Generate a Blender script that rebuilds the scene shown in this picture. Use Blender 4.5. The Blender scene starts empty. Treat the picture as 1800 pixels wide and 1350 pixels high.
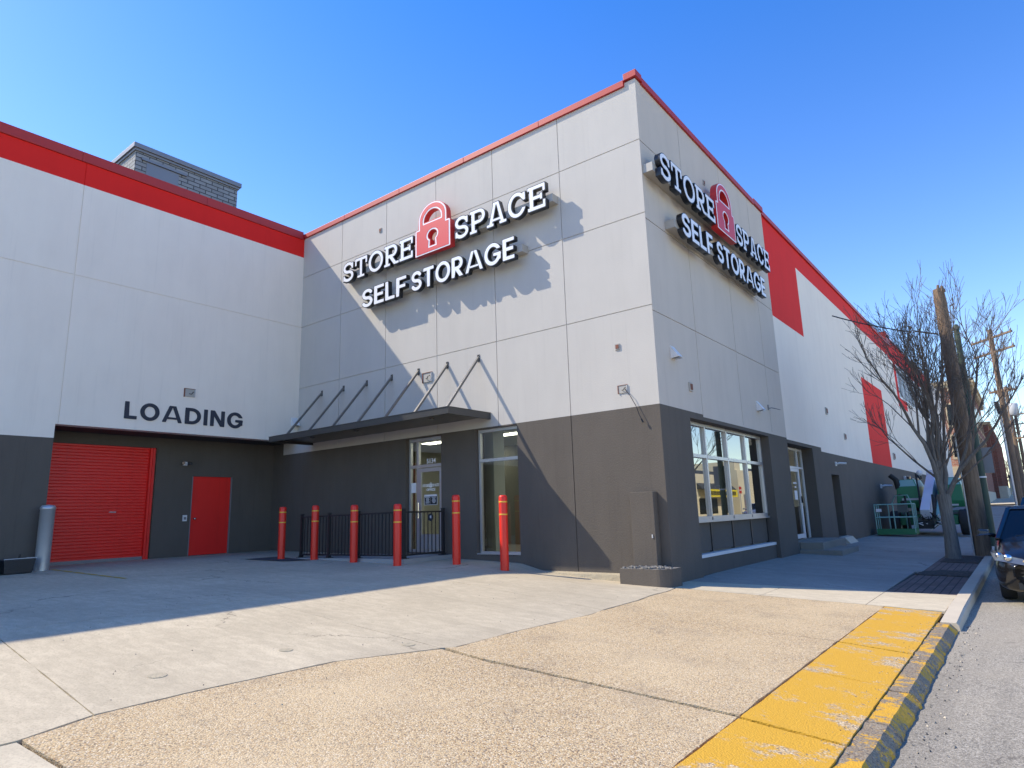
import bpy, bmesh, math, random
import numpy as np
from mathutils import Vector, Matrix, noise as mnoise
random.seed(7)
S = bpy.context.scene
C = S.collection
R = math.radians

# ---------------------------------------------------------------- camera
cam = bpy.data.cameras.new('camera'); co = bpy.data.objects.new('camera', cam); C.objects.link(co)
yaw, pitch, roll = -0.66217162, 0.19870825, -0.03071228
fwd = Vector((math.sin(yaw)*math.cos(pitch), math.cos(yaw)*math.cos(pitch), math.sin(pitch)))
rt = Vector((math.cos(yaw), -math.sin(yaw), 0)); up = rt.cross(fwd)
rt, up = math.cos(roll)*rt+math.sin(roll)*up, -math.sin(roll)*rt+math.cos(roll)*up
m = Matrix((rt, up, -fwd)).transposed().to_4x4(); m.translation = (5.04346715, -10.8612112, 1.3)
co.matrix_world = m
cam.sensor_width = 36; cam.lens = 1129.488/1800*36; cam.clip_end = 3000; cam.clip_start = .05
S.camera = co
# ---------------------------------------------------------------- world, sun, exposure
LD = Vector((1, .48, -1.11)).normalized()           # direction the sunlight travels
EL = math.asin(-LD.z)
w = bpy.data.worlds.new("World"); S.world = w; w.use_nodes = True
nt = w.node_tree; bg = nt.nodes['Background']
sky = nt.nodes.new('ShaderNodeTexSky'); sky.sky_type = 'NISHITA'; sky.sun_disc = False
sky.sun_elevation = EL; sky.sun_rotation = math.atan2(-LD.x, -LD.y)
sky.air_density = 1.1; sky.dust_density = .25; sky.ozone_density = 2.3; sky.altitude = 100
hs = nt.nodes.new('ShaderNodeHueSaturation'); hs.inputs['Saturation'].default_value = 1.38
hs.inputs['Hue'].default_value = .514
tcw = nt.nodes.new('ShaderNodeTexCoord'); sx = nt.nodes.new('ShaderNodeSeparateXYZ'); nt.links.new(tcw.outputs['Generated'], sx.inputs[0])
mr = nt.nodes.new('ShaderNodeMapRange'); nt.links.new(sx.outputs[2], mr.inputs[0]); mr.inputs[1].default_value = 0; mr.inputs[2].default_value = .75; mr.inputs[3].default_value = 1.18; mr.inputs[4].default_value = 1.40
nt.links.new(mr.outputs[0], hs.inputs['Saturation'])
nt.links.new(sky.outputs[0], hs.inputs['Color']); nt.links.new(hs.outputs[0], bg.inputs[0])
bg.inputs[1].default_value = .14
sd = bpy.data.lights.new('sun', 'SUN'); sd.energy = 2.9; sd.angle = R(.5); sd.color = (1, .90, .73)
so = bpy.data.objects.new('sun', sd); C.objects.link(so); so.rotation_euler = LD.to_track_quat('-Z', 'Y').to_euler()
S.view_settings.view_transform = 'Standard'; S.view_settings.look = 'None'; S.view_settings.gamma = 1
S.view_settings.exposure = 1.08
S.cycles.max_bounces = 8; S.cycles.transparent_max_bounces = 16

# ---------------------------------------------------------------- materials
M = {}
def newmat(name):
    mt = bpy.data.materials.new(name); mt.use_nodes = True; M[name] = mt
    n = mt.node_tree.nodes; l = mt.node_tree.links
    return mt, n, l, n['Principled BSDF']
def mixc(n, l, fac, a, b, blend='MIX'):
    x = n.new('ShaderNodeMix'); x.data_type = 'RGBA'; x.blend_type = blend
    for sock, v in ((x.inputs[0], fac), (x.inputs[6], a), (x.inputs[7], b)):
        if hasattr(v, 'is_output'): l.new(v, sock)
        elif isinstance(v, (int, float)): sock.default_value = v
        else: sock.default_value = (*v, 1)
    return x.outputs[2]
def tex(n, l, kind, scale, coord='Object', detail=4, rough=.6, stretch=None):
    tc = n.new('ShaderNodeTexCoord'); src = tc.outputs[coord]
    if stretch:
        mp = n.new('ShaderNodeMapping'); mp.inputs['Scale'].default_value = stretch; l.new(src, mp.inputs[0]); src = mp.outputs[0]
    t = n.new('ShaderNodeTexNoise' if kind == 'noise' else 'ShaderNodeTexVoronoi')
    t.inputs['Scale'].default_value = scale; l.new(src, t.inputs['Vector'])
    if kind == 'noise': t.inputs['Detail'].default_value = detail; t.inputs['Roughness'].default_value = rough
    return t
def ramp(n, l, src, stops):
    r = n.new('ShaderNodeValToRGB'); l.new(src, r.inputs[0]); e = r.color_ramp.elements
    while len(e) < len(stops): e.new(.5)
    for k, (p, c) in enumerate(stops):
        e[k].position = p; e[k].color = (*c, 1) if not isinstance(c, (int, float)) else (c, c, c, 1)
    return r.outputs[0]
def bump(n, l, b, src, strength, dist):
    u = n.new('ShaderNodeBump'); u.inputs['Strength'].default_value = strength; u.inputs['Distance'].default_value = dist
    l.new(src, u.inputs['Height'])
    old = b.inputs['Normal'].links
    if old: l.new(old[0].from_socket, u.inputs['Normal'])
    l.new(u.outputs[0], b.inputs['Normal'])
def paint(name, col, rough=.5, metal=0, var=.06, bs=0, bd=.002, bscale=80, coat=0, streak=0, spec=.5):
    mt, n, l, b = newmat(name)
    t = tex(n, l, 'noise', 1.3, detail=6)
    c = mixc(n, l, t.outputs[0], [x*(1-var) for x in col], [min(1, x*(1+var)) for x in col])
    if streak:
        t3 = tex(n, l, 'noise', 3.0, detail=5, stretch=(.8, .8, .22))
        f = ramp(n, l, t3.outputs[0], [(.42, 0.0), (.75, streak)])
        c = mixc(n, l, f, c, [x*.72 for x in col])
        t8 = tex(n, l, 'noise', 2.4, detail=5, rough=.7, stretch=(4, 4, .16)); c = mixc(n, l, ramp(n, l, t8.outputs[0], [(.56, 0.0), (.75, streak)]), c, [x*.6 for x in col])
        t4 = tex(n, l, 'noise', .55, detail=3)
        f4 = ramp(n, l, t4.outputs[0], [(.45, 0.0), (.7, streak*.8)])
        c = mixc(n, l, f4, c, [min(1, x*1.22) for x in col])
    l.new(c, b.inputs['Base Color'])
    b.inputs['Roughness'].default_value = rough; b.inputs['Metallic'].default_value = metal
    b.inputs['Specular IOR Level'].default_value = spec
    b.inputs['Coat Weight'].default_value = coat; b.inputs['Coat Roughness'].default_value = .03
    if bs:
        t2 = tex(n, l, 'noise', bscale, detail=3); bump(n, l, b, t2.outputs[0], bs, bd)
    return mt
paint('stucco_grey', (.55, .52, .47), .9, var=.035, bs=.5, bd=.006, bscale=38, streak=.16, spec=.2)
paint('stucco_white', (.88, .79, .68), .9, var=.03, bs=.3, bd=.004, bscale=38, streak=.16, spec=.2)
paint('stucco_dark', (.12, .104, .088), .85, var=.08, bs=.7, bd=.008, bscale=30, streak=.35, spec=.25)
paint('stucco_side', (.58, .52, .45), .9, var=.03, bs=.4, bd=.005, bscale=38, streak=.2, spec=.2)
paint('stucco_red', (.78, .022, .017), .8, var=.06, bs=.35, bd=.004, bscale=38, streak=.12, spec=.25)
paint('coping_red', (.42, .025, .02), .5, var=.05)
paint('soffit', (.05, .05, .05), .8, bs=.2)
paint('alu', (.62, .62, .63), .38, metal=.75, var=.04)
paint('alu_white', (.72, .72, .71), .45, var=.03)
paint('black_metal', (.035, .035, .037), .35, metal=.2, var=.1)
paint('canopy_metal', (.075, .073, .07), .3, metal=.3, var=.1)
paint('bollard_red', (.86, .03, .015), .38, var=.1, streak=.25, bs=.15, bscale=12)
paint('bollard_tape', (.9, .55, .05), .4)
paint('galv', (.55, .56, .57), .42, metal=.6, var=.25, bs=.2, bscale=25)
paint('dark_box', (.035, .035, .037), .45, var=.3, bs=.5, bd=.01, bscale=20)
paint('brace_metal', (.17, .165, .155), .3, metal=.3)
paint('light_scuff', (.5, .5, .5), .6, var=.2)
paint('letter_black', (.012, .014, .018), .35)
paint('letter_white', (.86, .87, .88), .3, var=.01)
paint('lock_red', (.62, .03, .035), .45, var=.03)
paint('raceway', (.42, .40, .36), .6, var=.1)
paint('sign_navy', (.03, .035, .05), .7, var=.1)
paint('door_red', (.85, .02, .015), .42, var=.08, streak=.25)
paint('steel_door', (.20, .20, .21), .4, var=.1)
paint('rubber', (.02, .02, .02), .8, var=.2)
paint('lift_green', (.02, .17, .07), .45, var=.15)
paint('lift_teal', (.22, .40, .35), .5, var=.1)
paint('lift_grey', (.10, .115, .11), .6, var=.15)
paint('lift_boom', (.62, .63, .67), .5, var=.05)
paint('green_pole', (.045, .075, .05), .6, var=.25, bs=.2, streak=.4)
paint('car_black', (.006, .006, .007), .2, coat=.5, var=.05)
paint('car_silver', (.35, .36, .38), .25, metal=.5, coat=.8)
paint('car_white', (.7, .7, .7), .3, coat=.6)
paint('car_gold', (.35, .32, .25), .3, metal=.3, coat=.6)
paint('chrome', (.75, .75, .76), .12, metal=1)
paint('lamp_clear', (.10, .105, .115), .12, metal=.3, coat=1)
paint('lamp_red', (.6, .02, .02), .2)
paint('amber', (.8, .2, .02), .3)
paint('cream_wall', (.70, .64, .44), .9, var=.05, bs=.2, streak=.2)
paint('dark_roof', (.035, .04, .045), .7, var=.3, bs=.4, bscale=12)
paint('yellow_sign', (.85, .70, .03), .5)
paint('white_paint', (.8, .8, .8), .5)
paint('interior_wall', (.55, .56, .50), .9)
paint('interior_dark', (.16, .155, .12), .9)
paint('interior_column', (.75, .80, .76), .9)
paint('interior_floor', (.22, .21, .19), .4)
paint('ext_red', (.6, .02, .02), .35)
paint('step_concrete', (.23, .215, .18), .9, var=.25, bs=.6, bd=.01, bscale=30, streak=.4)
paint('ramp_concrete', (.36, .355, .34), .9, var=.15, bs=.4, bd=.005, bscale=40)
paint('footing', (.42, .36, .25), .9, var=.3, bs=.8, bd=.02, bscale=22)
paint('rubble', (.20, .19, .175), .95, var=.4, bs=1, bd=.03, bscale=25)
paint('kerb_stone', (.54, .47, .36), .9, var=.12, bs=.5, bd=.006, bscale=45, streak=.3)
paint('grey_sign', (.25, .25, .26), .5, metal=.5)
paint('brown_mark', (.20, .07, .04), .7, var=.3)
paint('beige_stone', (.55, .43, .26), .85, var=.15, bs=.3)
paint('insulator', (.55, .56, .55), .4)
paint('paper', (.75, .75, .77), .7)
paint('yellow_line', (.55, .36, .03), .8, var=.2)
paint('pavement_dark', (.07, .07, .07), .9, var=.3, bs=.4)
def wood(name, a, b, sc):
    mt, n, l, bs = newmat(name)
    t = tex(n, l, 'noise', sc, detail=8, rough=.7, stretch=(6, 6, .5)); c = ramp(n, l, t.outputs[0], [(.3, a), (.7, b)])
    l.new(c, bs.inputs['Base Color']); bs.inputs['Roughness'].default_value = .9; bump(n, l, bs, t.outputs[0], .7, .02)
wood('pole_wood', (.10, .065, .04), (.30, .21, .14), 3)
wood('bark', (.10, .088, .075), (.26, .225, .19), 6)
wood('twig', (.12, .095, .075), (.21, .17, .14), 5)
wood('far_twig', (.17, .12, .085), (.30, .22, .16), 5)
def glass(name, tint, boost):
    mt = bpy.data.materials.new(name); mt.use_nodes = True; M[name] = mt; n = mt.node_tree.nodes; l = mt.node_tree.links; n.clear()
    o = n.new('ShaderNodeOutputMaterial'); g = n.new('ShaderNodeBsdfGlossy'); g.inputs['Roughness'].default_value = .0
    tr = n.new('ShaderNodeBsdfTransparent'); tr.inputs[0].default_value = (*tint, 1)
    f = n.new('ShaderNodeFresnel'); f.inputs[0].default_value = boost
    tn = tex(n, l, 'noise', .8, detail=1); bu = n.new('ShaderNodeBump'); bu.inputs['Strength'].default_value = .04; bu.inputs['Distance'].default_value = .01
    l.new(tn.outputs[0], bu.inputs['Height']); l.new(bu.outputs[0], g.inputs['Normal'])
    mx = n.new('ShaderNodeMixShader'); l.new(f.outputs[0], mx.inputs[0]); l.new(tr.outputs[0], mx.inputs[1]); l.new(g.outputs[0], mx.inputs[2])
    l.new(mx.outputs[0], o.inputs[0])
glass('glass', (.80, .86, .82), 2.0)
glass('glass_side', (.22, .26, .28), 7.0)
mt, n, l, b = newmat('dark_glass'); b.inputs['Base Color'].default_value = (.01, .012, .015, 1); b.inputs['Roughness'].default_value = .04; b.inputs['Specular IOR Level'].default_value = .3
mt, n, l, b = newmat('pane_pale'); b.inputs['Base Color'].default_value = (.30, .36, .42, 1); b.inputs['Roughness'].default_value = .08; b.inputs['Metallic'].default_value = .6
mt, n, l, b = newmat('ceiling_lamp'); b.inputs['Emission Color'].default_value = (1, .95, .8, 1); b.inputs['Emission Strength'].default_value = 5
# paving
def cracks(n, l, c, sc, wd):
    tc = n.new('ShaderNodeTexCoord'); nz = tex(n, l, 'noise', 2.5, detail=6, rough=.7)
    md = n.new('ShaderNodeVectorMath'); md.operation = 'MULTIPLY_ADD'; l.new(nz.outputs['Color'], md.inputs[0]); md.inputs[1].default_value = (.7, .7, 0); l.new(tc.outputs['Object'], md.inputs[2])
    v = n.new('ShaderNodeTexVoronoi'); v.feature = 'DISTANCE_TO_EDGE'; v.inputs['Scale'].default_value = sc; l.new(md.outputs[0], v.inputs['Vector'])
    f = ramp(n, l, v.outputs['Distance'], [(0, .8), (wd, 0.0)])
    mk = tex(n, l, 'noise', .5, detail=2); mf = ramp(n, l, mk.outputs[0], [(.50, 0.0), (.56, 1.0)])
    mu = n.new('ShaderNodeMath'); mu.operation = 'MULTIPLY'; l.new(f, mu.inputs[0]); l.new(mf, mu.inputs[1])
    return mixc(n, l, mu.outputs[0], c, (.09, .075, .06))
def concrete(name, a, b_, speck=.5):
    mt, n, l, b = newmat(name)
    t1 = tex(n, l, 'noise', .45, detail=6); t2 = tex(n, l, 'noise', 60, detail=3, rough=.7); t3 = tex(n, l, 'noise', 5, detail=6, stretch=(1, 2.5, 1))
    c = mixc(n, l, ramp(n, l, t1.outputs[0], [(.35, 0.0), (.65, 1.0)]), a, b_)
    c = mixc(n, l, ramp(n, l, t3.outputs[0], [(.42, .35), (.62, 0.0)]), c, [x*.72 for x in a])
    c = mixc(n, l, ramp(n, l, t2.outputs[0], [(.36, speck), (.5, 0.0)]), c, [x*.45 for x in a])
    c = cracks(n, l, c, .42, .006)
    t6 = tex(n, l, 'noise', 1.1, detail=7, rough=.75); c = mixc(n, l, ramp(n, l, t6.outputs[0], [(.62, 0.0), (.70, .35)]), c, [x*.5 for x in a])
    t7 = tex(n, l, 'noise', 1.6, detail=4, stretch=(.12, 1.6, 1)); c = mixc(n, l, ramp(n, l, t7.outputs[0], [(.50, 0.0), (.68, .22)]), c, [x*.6 for x in a])
    t5 = tex(n, l, 'noise', .13, detail=2)
    c = mixc(n, l, ramp(n, l, t5.outputs[0], [(.5, 0.0), (.62, .18)]), c, (.25, .22, .18))
    l.new(c, b.inputs['Base Color']); b.inputs['Roughness'].default_value = .92; b.inputs['Specular IOR Level'].default_value = .2
    bump(n, l, b, t2.outputs[0], .35, .006); bump(n, l, b, t3.outputs[0], .2, .01)
concrete('concrete', (.51, .435, .31), (.64, .55, .395), .35)
concrete('concrete_grey', (.36, .32, .27), (.44, .395, .335), .45)
concrete('concrete_cream', (.56, .48, .345), (.66, .575, .42), .3)
def pebble_colour(n, l, sc=95):
    v = tex(n, l, 'voronoi', sc); v.inputs['Randomness'].default_value = 1
    sep = n.new('ShaderNodeSeparateColor'); l.new(v.outputs['Color'], sep.inputs[0])
    c = ramp(n, l, sep.outputs[0], [(0, (.10, .085, .07)), (.16, (.42, .26, .12)), (.34, (.60, .42, .21)), (.6, (.70, .55, .32)), (.8, (.54, .37, .18)), (.93, (.76, .64, .45))])
    e = ramp(n, l, v.outputs['Distance'], [(.35, 0.0), (.75, .75)])
    c = mixc(n, l, e, c, (.30, .24, .17))
    return c, v
mt, n, l, b = newmat('aggregate'); c, v = pebble_colour(n, l)
t = tex(n, l, 'noise', 2.6, detail=7, rough=.75); c = mixc(n, l, ramp(n, l, t.outputs[0], [(.60, 0.0), (.68, .5)]), c, (.16, .13, .10))
t = tex(n, l, 'noise', .5, detail=5); c = mixc(n, l, ramp(n, l, t.outputs[0], [(.4, 0.0), (.65, .4)]), c, (.66, .52, .32))
t = tex(n, l, 'noise', 1.7, detail=5); c = mixc(n, l, ramp(n, l, t.outputs[0], [(.52, 0.0), (.75, .35)]), c, (.25, .20, .15))
l.new(c, b.inputs['Base Color']); b.inputs['Roughness'].default_value = .85; b.inputs['Specular IOR Level'].default_value = .25
iv = n.new('ShaderNodeMath'); iv.operation = 'SUBTRACT'; iv.inputs[0].default_value = 1; l.new(v.outputs['Distance'], iv.inputs[1]); bump(n, l, b, iv.outputs[0], .55, .008)
def yellow(name, lo, hi, under_dark):
    mt, n, l, b = newmat(name); c, v = pebble_colour(n, l, 80)
    if under_dark: c = mixc(n, l, .6, c, (.09, .085, .08))
    t1 = tex(n, l, 'noise', 2.2, detail=9, rough=.75, stretch=(1.1, 1.3, 1)); t2 = tex(n, l, 'noise', 45, detail=4, rough=.7); t4 = tex(n, l, 'noise', .9, detail=3)
    ad = n.new('ShaderNodeMath'); ad.operation = 'MULTIPLY_ADD'; l.new(t2.outputs[0], ad.inputs[0]); ad.inputs[1].default_value = .22; l.new(t1.outputs[0], ad.inputs[2])
    ad2 = n.new('ShaderNodeMath'); ad2.operation = 'MULTIPLY_ADD'; l.new(t4.outputs[0], ad2.inputs[0]); ad2.inputs[1].default_value = .35; l.new(ad.outputs[0], ad2.inputs[2])
    f = ramp(n, l, ad2.outputs[0], [(lo, 1.0), (hi, 0.0)])
    y = mixc(n, l, t2.outputs[0], (.52, .27, .016), (.72, .41, .03))
    c = mixc(n, l, f, c, y)
    l.new(c, b.inputs['Base Color']); b.inputs['Roughness'].default_value = .75
    iv = n.new('ShaderNodeMath'); iv.operation = 'SUBTRACT'; iv.inputs[0].default_value = 1; l.new(v.outputs['Distance'], iv.inputs[1]); bump(n, l, b, iv.outputs[0], .5, .008)
yellow('yellow_pave', .81, .88, False)
yellow('yellow_kerb', .76, .79, True)
mt, n, l, b = newmat('asphalt'); v = tex(n, l, 'voronoi', 130); sep = n.new('ShaderNodeSeparateColor'); l.new(v.outputs['Color'], sep.inputs[0])
c = ramp(n, l, sep.outputs[0], [(0, (.10, .095, .085)), (.3, (.25, .225, .175)), (.7, (.37, .33, .26)), (1, (.56, .51, .42))])
t = tex(n, l, 'noise', .6, detail=6); c = mixc(n, l, ramp(n, l, t.outputs[0], [(.4, 0.0), (.7, .5)]), c, (.36, .31, .23)); c = cracks(n, l, c, .8, .012)
t = tex(n, l, 'noise', .9, detail=4, stretch=(1.6, .1, 1)); c = mixc(n, l, ramp(n, l, t.outputs[0], [(.5, 0.0), (.62, .3)]), c, (.14, .125, .10))
l.new(c, b.inputs['Base Color']); b.inputs['Roughness'].default_value = .9; bump(n, l, b, v.outputs['Distance'], .5, .006)
mt, n, l, b = newmat('soil'); t = tex(n, l, 'noise', 22, detail=8, rough=.75)
l.new(ramp(n, l, t.outputs[0], [(.35, (.025, .02, .016)), (.65, (.13, .105, .085))]), b.inputs['Base Color']); b.inputs['Roughness'].default_value = 1; bump(n, l, b, t.outputs[0], 1, .03)
def bricks(name, c1, c2, mortar, sc, bw, bh, ms, coord_rot=None, spec=.3):
    mt, n, l, b = newmat(name); tc = n.new('ShaderNodeTexCoord'); mp = n.new('ShaderNodeMapping'); l.new(tc.outputs['Object'], mp.inputs[0])
    if coord_rot: mp.inputs['Rotation'].default_value = coord_rot
    t = n.new('ShaderNodeTexBrick'); l.new(mp.outputs[0], t.inputs[0])
    if name != 'paver_brick':
        sp = n.new('ShaderNodeSeparateXYZ'); l.new(tc.outputs['Object'], sp.inputs[0]); ad = n.new('ShaderNodeMath'); l.new(sp.outputs[0], ad.inputs[0]); l.new(sp.outputs[1], ad.inputs[1])
        cb = n.new('ShaderNodeCombineXYZ'); l.new(ad.outputs[0], cb.inputs[0]); l.new(sp.outputs[2], cb.inputs[1]); l.new(cb.outputs[0], t.inputs[0])
    t.inputs['Scale'].default_value = sc
    t.inputs['Color1'].default_value = (*c1, 1); t.inputs['Color2'].default_value = (*c2, 1); t.inputs['Mortar'].default_value = (*mortar, 1)
    t.inputs['Brick Width'].default_value = bw; t.inputs['Row Height'].default_value = bh; t.inputs['Mortar Size'].default_value = ms
    t2 = tex(n, l, 'noise', 3, detail=5); c = mixc(n, l, ramp(n, l, t2.outputs[0], [(.4, 0.0), (.7, .35)]), t.outputs[0], [x*.6 for x in c1])
    l.new(c, b.inputs['Base Color']); b.inputs['Roughness'].default_value = .9; b.inputs['Specular IOR Level'].default_value = spec
    iv = n.new('ShaderNodeMath'); iv.operation = 'SUBTRACT'; iv.inputs[0].default_value = 1; l.new(t.outputs[1], iv.inputs[1]); bump(n, l, b, iv.outputs[0], .8, .01)
bricks('paver_brick', (.17, .115, .095), (.22, .15, .125), (.05, .044, .038), 1, .26, .12, .009, (0, 0, R(90)))
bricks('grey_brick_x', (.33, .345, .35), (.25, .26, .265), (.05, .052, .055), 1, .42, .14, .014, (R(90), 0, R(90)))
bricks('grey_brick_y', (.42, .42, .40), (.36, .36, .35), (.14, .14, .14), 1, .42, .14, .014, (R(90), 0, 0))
bricks('red_brick_y', (.48, .20, .11), (.38, .14, .08), (.50, .42, .33), 1, .5, .18, .02, (R(90), 0, 0))  # paler copy for the south face, its sunlight put into the colour
bricks('red_brick_x', (.30, .11, .075), (.22, .08, .055), (.22, .17, .14), 1, .5, .18, .02, (R(90), 0, R(90)))  # same brick darkened for the east face, its shade put into the colour

# ---------------------------------------------------------------- mesh helpers
class MB:
    def __init__(s): s.v = []; s.f = []; s.m = []; s.mats = []; s.sm = []
    def mi(s, m):
        if m not in s.mats: s.mats.append(m)
        return s.mats.index(m)
    def face(s, pts, m, smooth=False):
        k = len(s.v); s.v += [tuple(p) for p in pts]; s.f.append(list(range(k, k+len(pts)))); s.m.append(s.mi(m)); s.sm.append(smooth)
    def add(s, vs, fs, m, smooth=False):
        k = len(s.v); s.v += [tuple(p) for p in vs]; i = s.mi(m)
        for f in fs: s.f.append([k+q for q in f]); s.m.append(i); s.sm.append(smooth)
    def box(s, x0, x1, y0, y1, z0, z1, m, T=None):
        if m.startswith('glass'):      # a pane is one thin sheet facing the street
            if x1-x0 < .02: s.face([(x0, y0, z0), (x0, y1, z0), (x0, y1, z1), (x0, y0, z1)], m)
            else: s.face([(x0, y0, z0), (x1, y0, z0), (x1, y0, z1), (x0, y0, z1)], m)
            return
        vs = [Vector((x, y, z)) for x in (x0, x1) for y in (y0, y1) for z in (z0, z1)]
        if T: vs = [T @ v for v in vs]
        s.add(vs, [(0, 1, 3, 2), (4, 6, 7, 5), (0, 4, 5, 1), (2, 3, 7, 6), (0, 2, 6, 4), (1, 5, 7, 3)], m)
    def tube(s, pts, rads, m, seg=8, cap=True, smooth=True):
        pts = [Vector(p) for p in pts]
        if not hasattr(rads, '__len__'): rads = [rads]*len(pts)
        vs = []; prev = None
        for i, p in enumerate(pts):
            d = (pts[min(i+1, len(pts)-1)]-pts[max(i-1, 0)]).normalized()
            a = prev if prev is not None else (Vector((0, 0, 1)) if abs(d.z) < .9 else Vector((1, 0, 0)))
            u = (a-d*a.dot(d)).normalized(); prev = u; q = d.cross(u)
            for k in range(seg):
                t = 2*math.pi*k/seg; vs.append(p+(u*math.cos(t)+q*math.sin(t))*rads[i])
        fs = [(i*seg+k, i*seg+(k+1) % seg, (i+1)*seg+(k+1) % seg, (i+1)*seg+k) for i in range(len(pts)-1) for k in range(seg)]
        s.add(vs, fs, m, smooth)
        if cap:
            s.face(vs[:seg][::-1], m); s.face(vs[-seg:], m)
    def beam(s, a, b, wd, ht, m, upv=(0, 0, 1)):
        a, b = Vector(a), Vector(b); d = (b-a).normalized(); u = Vector(upv); u = (u-d*u.dot(d)).normalized(); q = d.cross(u)
        vs = [p+q*x*wd/2+u*y*ht/2 for p in (a, b) for x in (-1, 1) for y in (-1, 1)]
        s.add(vs, [(0, 1, 3, 2), (4, 6, 7, 5), (0, 4, 5, 1), (2, 3, 7, 6), (0, 2, 6, 4), (1, 5, 7, 3)], m)
    def lathe(s, prof, c, m, seg=20, axis='z', smooth=True):
        vs = []; c = Vector(c)
        for r, h in prof:
            for k in range(seg):
                t = 2*math.pi*k/seg; x, y = r*math.cos(t), r*math.sin(t)
                vs.append(c+(Vector((x, y, h)) if axis == 'z' else Vector((h, x, y)) if axis == 'x' else Vector((x, h, y))))
        n_ = len(prof)
        s.add(vs, [(i*seg+k, i*seg+(k+1) % seg, (i+1)*seg+(k+1) % seg, (i+1)*seg+k) for i in range(n_-1) for k in range(seg)], m, smooth)
        s.face(vs[:seg][::-1], m); s.face(vs[-seg:], m)
    def build(s, name, parent=None, bevel=0, loc=None):
        me = bpy.data.meshes.new(name); me.from_pydata(s.v, [], s.f)
        for m_ in s.mats: me.materials.append(M[m_])
        for p, i, q in zip(me.polygons, s.m, s.sm): p.material_index = i; p.use_smooth = q
        if bevel:
            bm = bmesh.new(); bm.from_mesh(me); bmesh.ops.remove_doubles(bm, verts=bm.verts, dist=1e-5)
            es = [e for e in bm.edges if len(e.link_faces) == 2 and e.calc_face_angle(0) > .6]
            bmesh.ops.bevel(bm, geom=es, offset=bevel, segments=2, affect='EDGES', profile=.6); bm.to_mesh(me); bm.free()
        o = bpy.data.objects.new(name, me); C.objects.link(o)
        if parent: o.parent = parent
        if loc: o.location = loc
        return o
def tag(o, label=None, cat=None, group=None, kind=None):
    if label: o['label'] = label
    if cat: o['category'] = cat
    if group: o['group'] = group
    if kind: o['kind'] = kind
    return o
def empty(name, loc=(0, 0, 0), rz=0, **k):
    o = bpy.data.objects.new(name, None); C.objects.link(o); o.location = loc; o.rotation_euler = (0, 0, rz); o.empty_display_size = .2
    return tag(o, **k)
def copy_tree(o, parent=None):
    c = o.copy(); C.objects.link(c); c.parent = parent
    for ch in list(o.children): copy_tree(ch, c)
    return c

# ---------------------------------------------------------------- ground heights
def lerp(a, b, t): return a+(b-a)*t
def sm(t): t = max(0, min(1, t)); return t*t*(3-2*t)
def table(x, T):
    if x <= T[0][0]: return T[0][1]
    for (a, p), (b, q) in zip(T, T[1:]):
        if x <= b: return lerp(p, q, (x-a)/(b-a))
    return T[-1][1]
def rise(y): return .022*max(0, min(y, 170)-30)
def H(x, y):
    P = table(x, [(-14, .46), (-11, .43), (-8, .37), (-5, .32), (-2.75, .276), (0, .10), (4.15, -.21), (6, -.3)])
    W = table(x, [(-14, .46), (-11, .43), (-6, .37), (-4.5, .33), (-3.34, .29), (-2.8, .165), (-1.4, .04), (0, 0), (4.15, -.187), (5, -.2)])
    if y >= 0: return W+rise(y)
    return lerp(W, P, sm(-y/2.2))
def sheet(name, poly, off, mat, jit=0, skirt=.035, hf=H, step=.5, kind='structure'):
    bm = bmesh.new(); pts = []
    n_ = len(poly)
    for i in range(n_):
        a = Vector((*poly[i], 0)); b_ = Vector((*poly[(i+1) % n_], 0)); L = (b_-a).length
        k = max(1, int(L/.07)) if jit else 1
        if L > 60: k = 1
        for j in range(k):
            p = a.lerp(b_, j/k)
            if jit and j: 
                d = (b_-a).normalized(); nn = Vector((-d.y, d.x, 0)); p += nn*jit*(mnoise.noise(p*3)*1.1+mnoise.noise(p*14)*.5)
            pts.append(p)
    f = bm.faces.new([bm.verts.new(p) for p in pts])
    xs = [p.x for p in pts]; ys = [p.y for p in pts]
    def cuts(a, b_, st):
        return [k*st for k in range(math.ceil(a/st+1e-6), math.ceil(b_/st-1e-6))]
    for x in cuts(min(xs), max(xs), step):
        bmesh.ops.bisect_plane(bm, geom=bm.verts[:]+bm.edges[:]+bm.faces[:], plane_co=(x, 0, 0), plane_no=(1, 0, 0))
    for y in cuts(min(ys), max(ys), step):
        bmesh.ops.bisect_plane(bm, geom=bm.verts[:]+bm.edges[:]+bm.faces[:], plane_co=(0, y, 0), plane_no=(0, 1, 0))
    if skirt:
        be = [e for e in bm.edges if len(e.link_faces) == 1]
        r = bmesh.ops.extrude_edge_only(bm, edges=be); low = {v for v in r['geom'] if isinstance(v, bmesh.types.BMVert)}
    else: low = set()
    for v in bm.verts: v.co.z = hf(v.co.x, v.co.y)+off-(skirt if v in low else 0)
    bmesh.ops.recalc_face_normals(bm, faces=bm.faces)
    me = bpy.data.meshes.new(name); bm.to_mesh(me); bm.free(); me.materials.append(M[mat])
    o = bpy.data.objects.new(name, me); C.objects.link(o)
    return tag(o, kind=kind) if kind else o
HR = lambda x, y: -.30+rise(y)
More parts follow.
